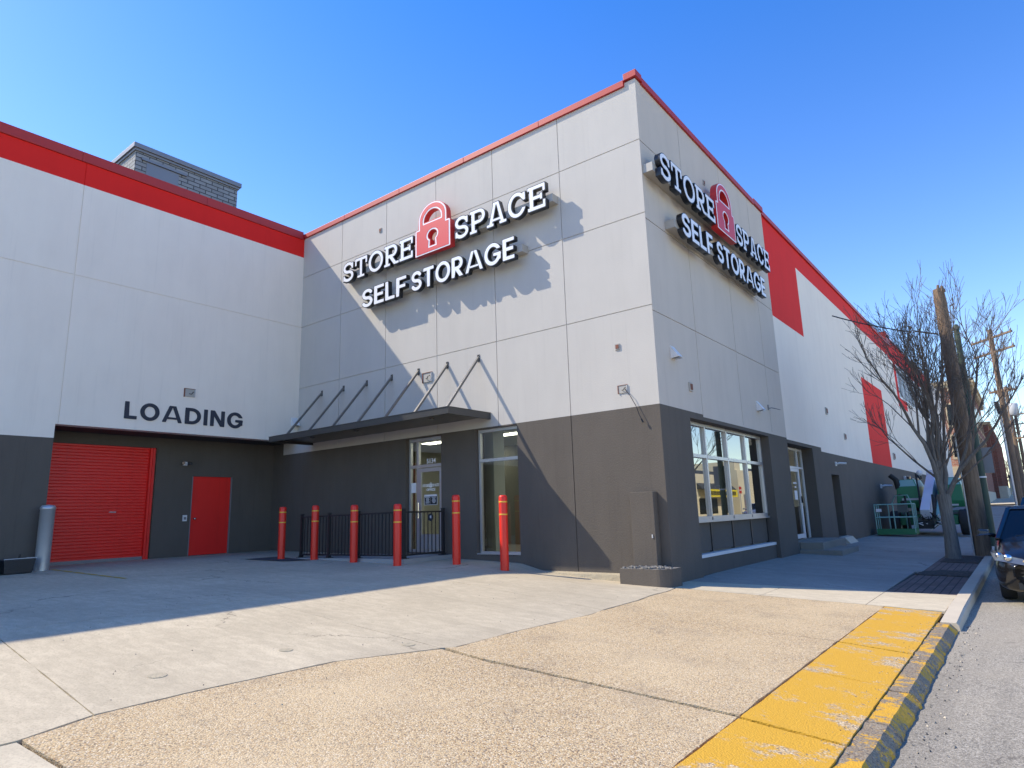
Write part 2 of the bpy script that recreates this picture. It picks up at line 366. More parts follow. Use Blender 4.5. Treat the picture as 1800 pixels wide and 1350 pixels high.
# base land to the horizon
sheet('ground', [(-900, -600), (900, -600), (900, 1500), (-900, 1500)], -.14, 'concrete', hf=lambda x, y: -.40+rise(y), step=60, skirt=0)
sheet('ground', [(-14, -16), (4.0, -16), (4.0, 66), (-14, 66)], -.045, 'soil', skirt=0)
sheet('road', [(4.02, -60), (13.5, -60), (13.5, 300), (4.02, 300)], 0, 'asphalt', hf=HR, step=5)
sheet('cross_street', [(-60, 63.5), (4.0, 63.5), (4.0, 71.5), (-60, 71.5)], .004, 'pavement_dark', hf=HR, step=4)
sheet('far_sidewalk', [(-60, 71.6), (4.1, 71.6), (4.1, 210), (-60, 210)], .13, 'concrete_cream', hf=HR, step=4)
sheet('opposite_sidewalk', [(13.6, -40), (17, -40), (17, 200), (13.6, 200)], .15, 'concrete_cream', hf=HR, step=5)
# plaza and loading yard
sheet('loading_yard', [(-12.7, -15.5), (-3.31, -15.5), (-3.31, 0.02), (-12.7, 0.02)], 0, 'concrete')
for pl in ([(-3.3, -15.4), (.20, -15.4), (.20, -9.46), (.06, -9.02), (-3.3, -8.80)], [(-3.3, -8.79), (.055, -9.01), (.05, -8.4), (.12, -7.2), (.46, -6.22), (-3.3, -6.05)],
           [(-3.3, -6.04), (.45, -6.21), (.53, -6.1), (.53, -5.1), (.62, -3.75), (.58, -3.40), (-3.3, -2.9)], [(-3.3, -2.89), (.575, -3.39), (.56, -2.4), (.40, -1.16), (.20, -.38), (.0, -.02), (-3.3, -.0)]):
    sheet('plaza_slab', pl, 0, 'concrete', jit=.006)
sheet('sidewalk_slab', [(.22, -15.4), (3.2, -15.4), (3.2, -9.6), (.86, -9.42), (.22, -9.47)], -.004, 'concrete_cream', jit=.004)
# exposed aggregate slabs
sheet('aggregate_slab', [(.21, -9.44), (.86, -9.39), (3.235, -9.57), (3.235, -6.10), (1.0, -6.26), (.49, -6.23), (.15, -7.15), (.075, -8.4), (.085, -9.02)], 0, 'aggregate', jit=.012, step=.4)
sheet('aggregate_slab', [(.50, -6.19), (1.0, -6.225), (3.235, -6.06), (3.235, -3.06), (1.31, -3.40), (.61, -3.43), (.645, -3.75), (.56, -5.1), (.56, -6.1)], .006, 'aggregate', jit=.012, step=.4)
sheet('aggregate_slab', [(.60, -3.39), (1.31, -3.36), (3.235, -3.02), (3.24, -.13), (.23, -.38), (.43, -1.18), (.59, -2.4)], 0, 'aggregate', jit=.009, step=.4)
# yellow crossing strip
for y0, y1 in ((-15, -9.3), (-9.28, -6.12), (-6.08, -4.48), (-4.47, -3.07), (-3.03, -.16)):
    sheet('yellow_slab', [(3.25, y0), (3.925, y0-.03), (3.925, y1-.03), (3.25, y1)], .002, 'yellow_pave', jit=.008, step=.4)
# cream band and sidewalk north of the crossing
for a, b_ in ((.0, 1.55), (1.56, 3.0), (3.01, 3.95)):
    sheet('sidewalk_slab', [(a, -.36+.075*a), (b_, -.36+.075*b_), (b_, .62+.3*b_), (a, .62+.3*a)], 0, 'concrete_cream', jit=.003)
for y0, y1, x1 in ((.63, 5.2, 3.0), (5.215, 10.5, 3.12), (10.515, 16.5, 3.95), (16.515, 23, 3.95), (23.015, 30, 3.95), (30.015, 40, 3.95), (40.02, 63.4, 3.95)):
    s0 = .3 if y0 < 1 else 0
    sheet('sidewalk', [(-.3 if y0 > 1 else 0.0, y0), (x1, y0+s0*x1), (x1, y1), (-.3, y1)], 0, 'concrete_grey', jit=0, step=.5 if y0 < 12 else 1)
sheet('brick_paving', [(3.02, 1.54), (3.95, 1.82), (3.95, 10.5), (3.14, 10.5)], -.004, 'paver_brick')
soilm = lambda x, y: H(x, y)+.012+.012*mnoise.noise(Vector((x*5, y*5, 0)))
for pl in ([(3.08, 4.55), (3.95, 4.75), (3.95, 5.9), (3.4, 5.75), (3.12, 5.2)], [(3.2, 7.9), (3.93, 8.1), (3.93, 10.2), (3.25, 10.3)]):
    sheet('soil_patch', pl, .0, 'soil', jit=.05, hf=soilm, step=.1)
# kerbs
def kerb(name, y0, y1, x0, x1, top, low, mat, wob=0, step=.5, nose=.03):
    mb = MB(); rows = []; n_ = max(1, int((y1-y0)/step))
    for i in range(n_+1):
        y = lerp(y0, y1, i/n_); q = wob*(mnoise.noise(Vector((3, y*2.3, 1)))+.6*mnoise.noise(Vector((1, y*9, 4)))); q2 = wob*.8*mnoise.noise(Vector((7, y*6, 2)))
        t = top(y)+.3*wob*mnoise.noise(Vector((5, y*8, 0)))
        rows.append([(x0+q2*.4, y, t-.06), (x0+q2*.4, y, t), (x1-nose+q*.5, y, t), (x1-.006+q, y, t-nose), (x1+.012+q*1.2, y, low)])
    for i in range(n_):
        for j in range(4): mb.face([rows[i][j], rows[i][j+1], rows[i+1][j+1], rows[i+1][j]], mat, False)
    mb.face(rows[0], mat); mb.face(rows[-1][::-1], mat)
    return mb
yk = 0
for y0, y1 in ((-14, -8.6), (-8.58, -6.9), (-6.87, -5.55), (-5.53, -4.6), (-4.57, -3.3), (-3.27, -1.9), (-1.88, -.9)):
    o = kerb('kerb', y0, y1, 3.93, 4.14, lambda y: -.203, -.36, 'yellow_kerb', wob=.03, step=.05, nose=.07).build('kerb'); tag(o, kind='structure')
o = kerb('kerb', -.86, .5, 3.96, 4.16, lambda y: lerp(-.20, -.165, (y+.86)/1.36), -.36, 'kerb_stone', wob=.004, step=.1).build('kerb'); tag(o, kind='structure')
for k in range(20):
    y0 = .51+3.05*k; o = kerb('kerb', y0, y0+3.04, 3.96, 4.16, lambda y: H(4.05, y)+.015, -.5, 'kerb_stone', wob=.003, step=.5).build('kerb'); tag(o, kind='structure')
# painted bay line on the yard
mb = MB()
for k in range(6):
    a, b_ = lerp(-11.2, -7.7, k/6), lerp(-11.2, -7.7, (k+.85)/6); f_ = lambda x: -5.89+.03*(x+11.2)
    mb.face([(a, f_(a)-.035, H(a, -6)+.006), (b_, f_(b_)-.03, H(b_, -6)+.006), (b_, f_(b_)+.03, H(b_, -6)+.006), (a, f_(a)+.035, H(a, -6)+.006)], 'yellow_line')
tag(mb.build('painted_line'), kind='structure')
# small iron cover plates set in the plaza
for k, (x, y, r_, mt_) in enumerate([(-.52, -8.37, .07, 'footing'), (-.50, -7.25, .062, 'footing'), (.15, -6.34, .066, 'footing')]):
    o = sheet('cover_plate', [(x+r_*math.cos(a*.3142), y+r_*math.sin(a*.3142)) for a in range(20)], .0045, mt_, skirt=.006, kind=None)
    tag(o, ['round tan cover plate flush in the pale plaza, leftmost of the three', 'round tan cover plate in the plaza, middle of the three', 'round cover plate where the pale plaza meets the pebbled slabs'][k], 'cover plate', 'cover plates in the plaza')
# loose grit
mb = MB()
for k in range(900):
    x = random.uniform(-6, 4.0); y = random.uniform(-9.5, -.4); s_ = random.uniform(.003, .009); z = H(x, y)+.002
    if random.random() < .5: x = 3.85+random.gauss(0, .05); z = H(x, y)
    if random.random() < .25: x = 4.2+abs(random.gauss(0, .1)); z = -.298; s_ *= 1.6
    a = random.random()*3; q = [(x+s_*math.cos(a+t), y+s_*math.sin(a+t), z) for t in (0, 2.1, 4.2)]
    for i in range(3): mb.face([q[i], q[(i+1) % 3], (x, y, z+s_)], random.choice(['kerb_stone', 'rubble', 'pavement_dark']))
tag(mb.build('loose_grit'), 'scattered small grit and crumbs on the plaza and along the yellow kerb', 'grit', kind='stuff')

# ---------------------------------------------------------------- glyphs (own outlines by marching squares)
def sd_box(X, Y, x0, y0, x1, y1):
    cx, cy, hx, hy = (x0+x1)/2, (y0+y1)/2, abs(x1-x0)/2, abs(y1-y0)/2
    dx, dy = np.abs(X-cx)-hx, np.abs(Y-cy)-hy
    return np.hypot(np.maximum(dx, 0), np.maximum(dy, 0))+np.minimum(np.maximum(dx, dy), 0)
def sd_rbox(X, Y, x0, y0, x1, y1, r): return sd_box(X, Y, x0+r, y0+r, x1-r, y1-r)-r
def sd_ell(X, Y, cx, cy, a, b_):
    k = np.hypot((X-cx)/a, (Y-cy)/b_); g = np.hypot((X-cx)/(a*a), (Y-cy)/(b_*b_))+1e-9
    return k*(k-1)/g
def sd_seg(X, Y, ax, ay, bx, by, w):
    dx, dy = bx-ax, by-ay; L = math.hypot(dx, dy); dx /= L; dy /= L
    u = (X-ax)*dx+(Y-ay)*dy; v = np.abs(-(X-ax)*dy+(Y-ay)*dx)-w/2
    du = np.abs(u-L/2)-L/2
    return np.hypot(np.maximum(du, 0), np.maximum(v, 0))+np.minimum(np.maximum(du, v), 0)
def sd_poly(X, Y, pts, w):
    d = np.full_like(X, 9.)
    for (ax, ay), (bx, by) in zip(pts, pts[1:]):
        L2 = (bx-ax)**2+(by-ay)**2+1e-12; t = np.clip(((X-ax)*(bx-ax)+(Y-ay)*(by-ay))/L2, 0, 1)
        d = np.minimum(d, np.hypot(X-ax-t*(bx-ax), Y-ay-t*(by-ay)))
    return d-w/2
def U(*a):
    r = a[0]
    for q in a[1:]: r = np.minimum(r, q)
    return r
def s_curve(W, t, a0=25, a1=205):
    c = W/2; rx = W/2-t/2; ry = (1-t)/4; P = []
    for k in range(22): a = R(lerp(a0, 270, k/21)); P.append((c+rx*.95*math.cos(a), 1-t/2-ry+ry*math.sin(a)))
    for k in range(22): a = R(lerp(90, -a1+50, k/21)); P.append((c+rx*math.cos(a), t/2+ry+ry*math.sin(a)))
    return P
def glyph(ch, slab):
    """returns (width, sdf function)"""
    t = .20 if not slab else .175; h = .165 if slab else .19; e = .10 if slab else 0
    if ch == 'S':
        W = .74 if slab else .70; P = s_curve(W, t)
        def f(X, Y):
            d = sd_poly(X, Y, P, t)
            if slab: d = U(d, sd_box(X, Y, W-.16, .62, W-.03, .93), sd_box(X, Y, .03, .07, .16, .36))
            return d
    elif ch == 'T':
        W = .86 if slab else .72
        def f(X, Y):
            c = W/2; d = U(sd_box(X, Y, c-t/2, 0, c+t/2, 1), sd_box(X, Y, .02, 1-h, W-.02, 1))
            if slab: d = U(d, sd_box(X, Y, .02, .62, .15, 1), sd_box(X, Y, W-.15, .62, W-.02, 1), sd_box(X, Y, c-.24, 0, c+.24, h*.85))
            return d
    elif ch == 'O' or ch == 'C' or ch == 'G':
        W = .94 if slab else .92
        if ch == 'C': W *= .92
        def f(X, Y):
            c = W/2; d = np.maximum(sd_ell(X, Y, c, .5, c, .52), -sd_ell(X, Y, c, .5, c-t*1.02, .52-t))
            if ch == 'O': return d
            d = np.maximum(d, -sd_box(X, Y, c+.10, .34 if ch == 'C' else .5, W+.3, .66 if ch == 'C' else .68))
            if ch == 'G': d = U(d, sd_box(X, Y, c+.02, .38, W-.02, .54), sd_box(X, Y, W-t, .18, W-.02, .54))
            elif slab: d = U(d, sd_box(X, Y, W-.17, .60, W-.03, .95))
            return d
    elif ch in 'RPD':
        W = {'R': .86, 'P': .80, 'D': .86}[ch] if slab else {'R': .74, 'P': .70, 'D': .84}[ch]
        def f(X, Y):
            s0 = e; yb = .0 if ch == 'D' else (.38 if slab else .34); x1 = W-(.06 if ch == 'R' else .0); r = (1-yb)/2*.98
            o_ = sd_rbox(X, Y, s0-1, yb, x1, 1, r); i_ = sd_rbox(X, Y, s0-1, yb+h, x1-t, 1-h, max(.02, r-h))
            d = np.maximum(np.maximum(o_, -i_), s0-X)
            d = U(d, sd_box(X, Y, s0, 0, s0+t, 1))
            if ch == 'R':
                leg = sd_seg(X, Y, s0+.28, .45, W-t*.45, -.1, t*1.05); d = U(d, np.maximum(np.maximum(leg, -Y), 0*X+Y-1))
            if slab:
                d = U(d, sd_box(X, Y, 0, 0, s0+t+.10, h*.85), sd_box(X, Y, 0, 1-h*.9, s0+t, 1))
                if ch == 'R': d = U(d, sd_box(X, Y, W-.26, 0, W+.04, h*.85))
            return d
    elif ch in 'EFL':
        W = .80 if slab else {'E': .62, 'F': .60, 'L': .58}[ch]
        def f(X, Y):
            s0 = e; d = sd_box(X, Y, s0, 0, s0+t, 1)
            if ch != 'L': d = U(d, sd_box(X, Y, s0, 1-h, W, 1), sd_box(X, Y, s0, .5-h/2, W-(.13 if slab else .05), .5+h/2))
            if ch != 'F': d = U(d, sd_box(X, Y, s0, 0, W, h))
            if slab: d = U(d, sd_box(X, Y, 0, 0, s0+.1, h), sd_box(X, Y, 0, 1-h, s0+.1, 1), sd_box(X, Y, W-.13, .66, W, 1), sd_box(X, Y, W-.13, 0, W, .34), sd_box(X, Y, W-.25, .36, W-.13, .64))
            return d
    elif ch == 'A':
        W = .98 if slab else 1.0
        def f(X, Y):
            c = W/2; b_ = .12 if slab else .0
            tw = t*.9; d = U(sd_seg(X, Y, b_+t*.5-.06, -.15, c-.015, 1.15, tw), sd_seg(X, Y, W-b_-t*.5+.06, -.15, c+.015, 1.15, tw))
            d = U(d, sd_box(X, Y, c-.25, .19, c+.25, .31)); d = np.maximum(np.maximum(d, -Y), Y-1)
            if slab: d = U(d, sd_box(X, Y, 0, 0, .36, h*.85), sd_box(X, Y, W-.36, 0, W, h*.85), sd_box(X, Y, c-.17, 1-h*.85, c+.06, 1))
            return d
    elif ch == 'I':
        W = .22
        def f(X, Y): return sd_box(X, Y, .01, 0, .21, 1)
    elif ch == 'N':
        W = .80
        def f(X, Y):
            d = U(sd_box(X, Y, 0, 0, t, 1), sd_box(X, Y, W-t, 0, W, 1), sd_seg(X, Y, t*.2, 1.12, W-t*.2, -.12, t)); return np.maximum(np.maximum(d, -Y), Y-1)
    return W, f
def lock_sdf(X, Y):
    body = sd_rbox(X, Y, -.5, .10, .5, .78, .05); body = np.maximum(U(body, sd_box(X, Y, -.5, -.05, .5, .5)), sd_ell(X, Y, 0, .9, 1.15, .93))
    sh = U(sd_ell(X, Y, 0, .98, .40, .42), sd_box(X, Y, -.40, .6, .40, .98))
    d = U(body, sh)
    hole = np.maximum(sd_ell(X, Y, 0, .93, .235, .27), .90-Y)
    key = U(sd_ell(X, Y, 0, .52, .125, .125), np.maximum(np.maximum(sd_seg(X, Y, 0, .2, 0, .55, .0)-.055-(.5-Y)*.08, .24-Y), Y-.55))
    return np.maximum(np.maximum(d, -hole), -key)
def contour(f, x0, x1, y0, y1, st, iso):
    xs = np.arange(x0, x1+st, st); ys = np.arange(y0, y1+st, st); X, Y = np.meshgrid(xs, ys); Z = f(X, Y)-iso+1e-7
    segs = {}; 
    def pt(a, b_):
        (i, j), (k, m_) = a, b_; za, zb = Z[j, i], Z[m_, k]; t = za/(za-zb)
        return (xs[i]+(xs[k]-xs[i])*t, ys[j]+(ys[m_]-ys[j])*t)
    P = {}; nxt = {}
    for j in range(len(ys)-1):
        for i in range(len(xs)-1):
            c = [(i, j), (i+1, j), (i+1, j+1), (i, j+1)]; s_ = [Z[q[1], q[0]] < 0 for q in c]
            if all(s_) or not any(s_): continue
            outs = []; ins = []
            for k in range(4):
                a, b_ = c[k], c[(k+1) % 4]
                if s_[k] != s_[(k+1) % 4]:
                    key = (min(a, b_), max(a, b_)); P[key] = pt(a, b_)
                    (outs if s_[k] else ins).append((k, key))
            if len(outs) == 1: nxt[outs[0][1]] = ins[0][1]
            else:
                for k, key in outs:
                    nxt[key] = min(ins, key=lambda q: (q[0]-k) % 4)[1]
    loops = []; seen = set()
    for st_ in nxt:
        if st_ in seen: continue
        lp = []; k = st_
        while k not in seen and k in nxt: seen.add(k); lp.append(P[k]); k = nxt[k]
        if len(lp) > 4:
            out = []
            for q in range(len(lp)):
                a, b_, c_ = lp[q-1], lp[q], lp[(q+1) % len(lp)]
                if abs((b_[0]-a[0])*(c_[1]-a[1])-(b_[1]-a[1])*(c_[0]-a[0])) > 2e-6: out.append(b_)
            if len(out) > 3: loops.append(out)
    return loops
dg_cache = {}
def extrude_loops(loops, sx, sy, ox, oy, d0, d1, place, mat, name, parent):
    """loops in glyph units -> solid between depths d0,d1; place(u,v,d)->world"""
    cu = bpy.data.curves.new(name, 'CURVE'); cu.dimensions = '2D'; cu.fill_mode = 'BOTH'; cu.extrude = 1
    for lp in loops:
        sp = cu.splines.new('POLY'); sp.points.add(len(lp)-1); sp.use_cyclic_u = True
        for k, (x, y) in enumerate(lp): sp.points[k].co = (x*sx+ox, y*sy+oy, 0, 1)
    t = bpy.data.objects.new('tmp', cu); C.objects.link(t)
    me = bpy.data.meshes.new_from_object(t.evaluated_get(bpy.context.evaluated_depsgraph_get()))
    bpy.data.objects.remove(t); bpy.data.curves.remove(cu)
    for v in me.vertices:
        x, y, z = v.co; v.co = place(x, y, d1 if z > 0 else d0)
    me.materials.clear(); me.materials.append(M[mat]); me.name = name
    bm = bmesh.new(); bm.from_mesh(me); bmesh.ops.recalc_face_normals(bm, faces=bm.faces); bm.to_mesh(me); bm.free()
    o = bpy.data.objects.new(name, me); C.objects.link(o)
    if parent: o.parent = parent
    return o
_gc = {}
def gloops(ch, slab, iso, st=.02):
    k = (ch, slab, iso, st)
    if k not in _gc:
        W, f = glyph(ch, slab); _gc[k] = (W, contour(f, -.1, W+.15, -.1, 1.12, st, iso))
    return _gc[k]
def word(txt, slab, u0, u1, z0, cap, place, parent, body, face, d0, d1, gap=.055, names=True, st=.02):
    ws = [gloops(c, slab, 0, st)[0] for c in txt]; tot = sum(ws)+gap*(len(txt)-1); sx = (u1-u0)/tot; x = u0
    for c, w_ in zip(txt, ws):
        o = extrude_loops(gloops(c, slab, .012 if face else 0, st)[1], sx, cap, x, z0, d0, d1, place, body, 'letter', parent)
        if face: extrude_loops(gloops(c, slab, -.02, st)[1], sx, cap, x, z0, d1-.004, d1+.004, place, face, 'letter_face', o)
        x += (w_+gap)*sx
def lock(u0, u1, z0, z1, place, parent, d0, d1):
    sx = (u1-u0); sy = (z1-z0)/1.42; cx = (u0+u1)/2
    A = lambda iso: contour(lock_sdf, -.7, .7, -.1, 1.5, .0125, iso)
    o = extrude_loops(A(0), sx, sy, cx, z0, d0, d1, place, 'lock_red', 'padlock', parent)
    extrude_loops(A(-.012), sx, sy, cx, z0, d1-.003, d1+.003, place, 'letter_white', 'outline', o)
    extrude_loops(A(-.045), sx, sy, cx, z0, d1, d1+.007, place, 'lock_red', 'lock_face', o)

# ---------------------------------------------------------------- relief walls
def relief(mb, us, zs, fn, place, back):
    us = sorted(set(round(u, 4) for u in us)); zs = sorted(set(round(z, 4) for z in zs)); nu, nz = len(us)-1, len(zs)-1
    G = [[fn((us[i]+us[i+1])/2, (zs[j]+zs[j+1])/2) for j in range(nz)] for i in range(nu)]
    g = lambda i, j: G[i][j] if 0 <= i < nu and 0 <= j < nz else None
    for i in range(nu):
        for j in range(nz):
            c = g(i, j)
            if c: mb.face([place(us[i], zs[j], c[0]), place(us[i+1], zs[j], c[0]), place(us[i+1], zs[j+1], c[0]), place(us[i], zs[j+1], c[0])], c[1])
    for i in range(nu+1):
        for j in range(nz):
            a, b_ = g(i-1, j), g(i, j); da = a[0] if a else back; db = b_[0] if b_ else back
            if 0 < i < nu and (a or b_) and abs(da-db) > 1e-6:
                m_ = (a if da > db else b_)[1]; mb.face([place(us[i], zs[j], da), place(us[i], zs[j+1], da), place(us[i], zs[j+1], db), place(us[i], zs[j], db)], m_)
    for i in range(nu):
        for j in range(nz+1):
            a, b_ = g(i, j-1), g(i, j); da = a[0] if a else back; db = b_[0] if b_ else back
            if 0 < j < nz and (a or b_) and abs(da-db) > 1e-6:
                m_ = (a if da > db else b_)[1]; mb.face([place(us[i], zs[j], da), place(us[i+1], zs[j], da), place(us[i+1], zs[j], db), place(us[i], zs[j], db)], m_)
GW = .009
def gcuts(L): return [q for g_ in L for q in (g_-GW, g_+GW)]
def ingroove(v, L): return any(abs(v-g_) < GW for g_ in L)

ZE = 3.2; W = 11.44; TOP = 9.95
bld = empty('storage_building', (0, 0, 0), label='large grey, charcoal and red self storage building with a corner tower', cat='building')
FR = lambda u, z, d: (u, -d, z)          # front wall: faces -Y
SD = lambda u, z, d: (d, u, z)           # side walls: face +X
# tower front
VG = [-1.94, -3.83, -5.71, -7.6, -9.53]; HG = [5.11, 7.0, 8.58]
D0, D1, DT = -6.82, -5.60, 3.17; W0, W1, WB = -4.53, -3.33, .45
mb = MB()
def f_front(u, z):
    if D0 < u < D1 and .46 < z < DT: return None
    if W0 < u < W1 and WB < z < DT: return None
    white = z > ZE and u > -12.13
    m_ = 'stucco_grey' if white else 'stucco_dark'
    if (ingroove(u, VG) and (z > ZE or -2 < u < -1.9)) or (z > ZE and ingroove(z, HG)): return (-.016, m_)
    return (0.0, m_)
relief(mb, [-12.65, -12.13, D0, D1, W0, W1, 0]+gcuts(VG), [-.2, .46, WB, DT, ZE, 3.53, TOP]+gcuts(HG), lambda u, z: None if (u < -W and z > 3.53) else f_front(u, z), FR, -.32)
mb.build('tower_front_wall', bld)
# tower side
VS = [2.05, 4.52, 6.75]; HS = [5.0, 6.88, 8.56]
mb = MB()
def f_side(u, z):
    if 1.36 < u < 6.39 and z < 3.07: return None
    m_ = 'stucco_side' if z > 3.2-.012*u else 'stucco_dark'
    if z > 3.2 and (ingroove(u, VS) or ingroove(z, HS)): return (-.016, m_)
    return (0.0, m_)
relief(mb, [0, 1.36, 6.39, 8.06]+gcuts(VS), [-.3, 3.07, 3.15, ZE, TOP]+gcuts(HS), f_side, SD, -.45)
# spandrel in the bay, recessed
mb.box(-.40, -.10, 1.36, 6.39, -.3, .33, 'stucco_dark')
mb.build('tower_side_wall', bld)
# coping on tower
mb = MB(); xs = [-W, -9.4, -7.05, -4.7, -2.4, -.24]
for a, b_ in zip(xs, xs[1:]): mb.box(a+.004, b_-.004, -.05, .22, 9.86, 10.0, 'coping_red')
mb.box(-.235, .05, -.055, .22, 9.975, 10.12, 'coping_red')
ys = [.22, 2.6, 5.0, 7.3]
for a, b_ in zip(ys, ys[1:]): mb.box(-.22, .05, a+.004, b_-.004, 9.93, 10.07, 'coping_red')
mb.box(-.22, .055, 7.3, 8.1, 9.97, 10.12, 'coping_red')
mb.build('coping', bld, bevel=.006)
# roofs
mb = MB(); mb.box(-W, -.1, .1, 8.06, 9.3, 9.5, 'soffit'); mb.box(-40, -W-.05, -30, 20, 9.3, 9.5, 'soffit'); mb.box(-40, -.2, 8.06, 62, 9.3, 9.6, 'soffit'); mb.build('roof', bld)
# long wing
def wr(y): return .015*(y-8) if y < 31 else .72+(y-31)*.022
def PW(u, z, d): return (-.06+d, u, z if z < 3.3 else z+(z-3.3)/6.75*wr(u))
WS = [33.6, 50.5]
yc = [8.06, 8.2, 11.05, 11.75, 12.2, 13.2, 14.35, 21.4, 26.7, 30.9, 31.0, 32.6, 33.6, 36.4, 47.2, 49.2, 50.5, 52.4, 63, 32.0, 32.9]+[16, 19, 24, 29, 38, 40, 42, 44, 46, 56, 60]
mb = MB()
def f_wing(u, z):
    if 8.2 < u < 11.05 and z < 3.03: return None
    if 13.2 < u < 14.35 and .2 < z < 2.28: return None
    if 32 < u < 32.9 and z < 2.0: return None
    if WS[0] < u < WS[1] and 6.98 < z < 8.85: return None
    if z < (3.13 if u < 12.2 else 3.0): return (0.0, 'stucco_dark')
    red = False
    if z > 9.25 and u < 52.4: red = True
    if u < 11.75 and z > 6.8: red = True
    if 21.4 < u < 26.7 and z < 6.8: red = True
    if 31 < u < 52.4 and z > 8.85: red = True
    if (32.6 < u < 33.6 and z > 6.98) or (32.6 < u < 36.4 and 6.45 < z < 6.98): red = True
    if 50.5 < u < 52.4 and z > 8.0: red = True
    if 47.2 < u < 49.2 and z < 6.2: red = True
    return (0.0, 'stucco_red' if red else 'stucco_white')
relief(mb, yc, [-.3, .2, 2.0, 2.28, 3.0, 3.03, 3.13, 3.3, 6.2, 6.45, 6.8, 6.98, 8.0, 8.85, 9.25, 10.0], f_wing, PW, -.4)
mb.face([(-.06, 63, -.3), (-30, 63, -.3), (-30, 63, 11.2), (-.06, 63, 11.2)], 'stucco_white')
mb.build('wing_wall', bld)
mb = MB(); ys = [8.1, 12, 16, 20, 24, 28, 30.9]
for a, b_ in zip(ys, ys[1:]): mb.beam((-.15, a, 10.02+wr(a)), (-.15, b_-.01, 10.02+wr(b_)), .3, .14, 'coping_red')
ys = [31, 36, 41, 46, 52.4]
for a, b_ in zip(ys, ys[1:]): mb.beam((-.15, a, 10.03+wr(a)), (-.15, b_-.01, 10.03+wr(b_)), .3, .14, 'coping_red')
mb.box(-.9, .0, 30.9, 32.2, 10.3, 11.0, 'coping_red')
mb.build('wing_coping', bld)
# clerestory window strip
mb = MB()
zb = lambda y: 6.98+(6.98-3.3)/6.75*wr(y); zt = lambda y: 8.85+(8.85-3.3)/6.75*wr(y)
N = 9
for k in range(N+1):
    y = lerp(WS[0], WS[1], k/N); mb.box(-.14, -.05, y-.07, y+.07, zb(y), zt(y), 'alu_white')
for fz, s_ in ((zb, 1), (zt, -1)): mb.beam((-.10, WS[0], fz(WS[0])+.05*s_), (-.10, WS[1], fz(WS[1])+.05*s_), .1, .12, 'alu_white')
wf = mb.build('window', bld)
for k in range(N):
    a, b_ = lerp(WS[0], WS[1], k/N)+.07, lerp(WS[0], WS[1], (k+1)/N)-.07; mb = MB(); mb.face([(-.13, a, zb(a)), (-.13, b_, zb(b_)), (-.13, b_, zt(b_)), (-.13, a, zt(a))], 'pane_pale')
    for q in range(3): yy = lerp(a, b_, (q+.5)/3.1); mb.box(-.127, -.12, yy, yy+.22, zb(yy)+.1, zt(yy)-.1, 'steel_door')
    mb.build('pane', wf)
# loading wing wall (faces +X at x=-W)
LP = lambda u, z, d: (-W+d, u, z)
LV = [-6.0]; LH = [7.0]
mb = MB()
def f_load(u, z):
    if -6.05 < u < 0 and z < 3.53: return None
    m_ = 'stucco_dark' if z < 3.22 else ('stucco_red' if z > 9.25 else 'stucco_white')
    if (ingroove(u, [-6.0, -11.8]) and z > 3.53) or (ingroove(z, LH) and 3.3 < z < 9): return (-.016, m_)
    return (0.0, m_)
relief(mb, [-15.5, -6.05, 0]+gcuts([-6.0, -11.8]), [-.2, 3.22, 3.53, 9.25, 9.98]+gcuts(LH), f_load, LP, -.3)
mb.face([(-W, -15.5, 0), (-40, -15.5, 0), (-40, -15.5, 9.9), (-W, -15.5, 9.9)], 'stucco_white')
mb.build('loading_wall', bld)
mb = MB(); ys = [-15.5, -12.2, -9.2, -6.1, -3.1, -.06]
for a, b_ in zip(ys, ys[1:]): mb.box(-W-.3, -W+.045, a, b_-.004, 9.82, 10.06, 'coping_red')
mb.build('loading_coping', bld, bevel=.006)
# loading recess
RX = -12.65
mb = MB()
def f_rec(u, z):
    if -5.95 < u < -3.36 and z < 3.26: return None
    if -2.40 < u < -1.26 and z < 2.55: return None
    return (0.0, 'stucco_dark')
relief(mb, [-6.05, -5.95, -3.36, -2.40, -1.26, 0], [-.1, 2.55, 3.26, 3.6], f_rec, lambda u, z, d: (RX+d, u, z), -.15)
mb.face([(-W-.3, -6.05, 3.53), (RX, -6.05, 3.53), (RX, 0, 3.53), (-W-.3, 0, 3.53)], 'soffit')
mb.face([(-W-.3, -6.06, 0), (RX, -6.06, 0), (RX, -6.06, 3.53), (-W-.3, -6.06, 3.53)], 'stucco_dark')
mb.build('recess_wall', bld)
# roller shutter
sh = empty('roller_shutter', (RX, -4.65, .44)); sh.parent = bld
mb = MB(); z = .50; prof = []
while z < 3.22: prof += [(0.0, z), (.022, z+.018), (.022, z+.058), (0.0, z+.066)]; z += .075
for (d0, z0), (d1, z1) in zip(prof, prof[1:]): mb.face([(RX-.09+d0, -5.9, z0), (RX-.09+d0, -3.52, z0), (RX-.09+d1, -3.52, z1), (RX-.09+d1, -5.9, z1)], 'door_red')
o = mb.build('curtain', None); o.parent = sh; o.location = (-RX, 4.65, -.44)
mb = MB(); mb.box(RX-.10, RX+.02, -3.52, -3.40, .44, 3.25, 'door_red'); mb.box(RX+.021, RX+.05, -3.47, -3.43, .44, 3.25, 'door_red'); o = mb.build('guide_rail', None); o.parent = sh; o.location = (-RX, 4.65, -.44)
mb = MB(); mb.box(RX-.10, RX-.03, -5.9, -3.52, .44, .52, 'steel_door'); o = mb.build('bottom_bar', None); o.parent = sh; o.location = (-RX, 4.65, -.44)
mb = MB(); mb.box(RX-.08, RX-.045, -4.35, -4.20, 1.62, 1.64, 'light_scuff'); o = mb.build('handle', None); o.parent = sh; o.location = (-RX, 4.65, -.44)
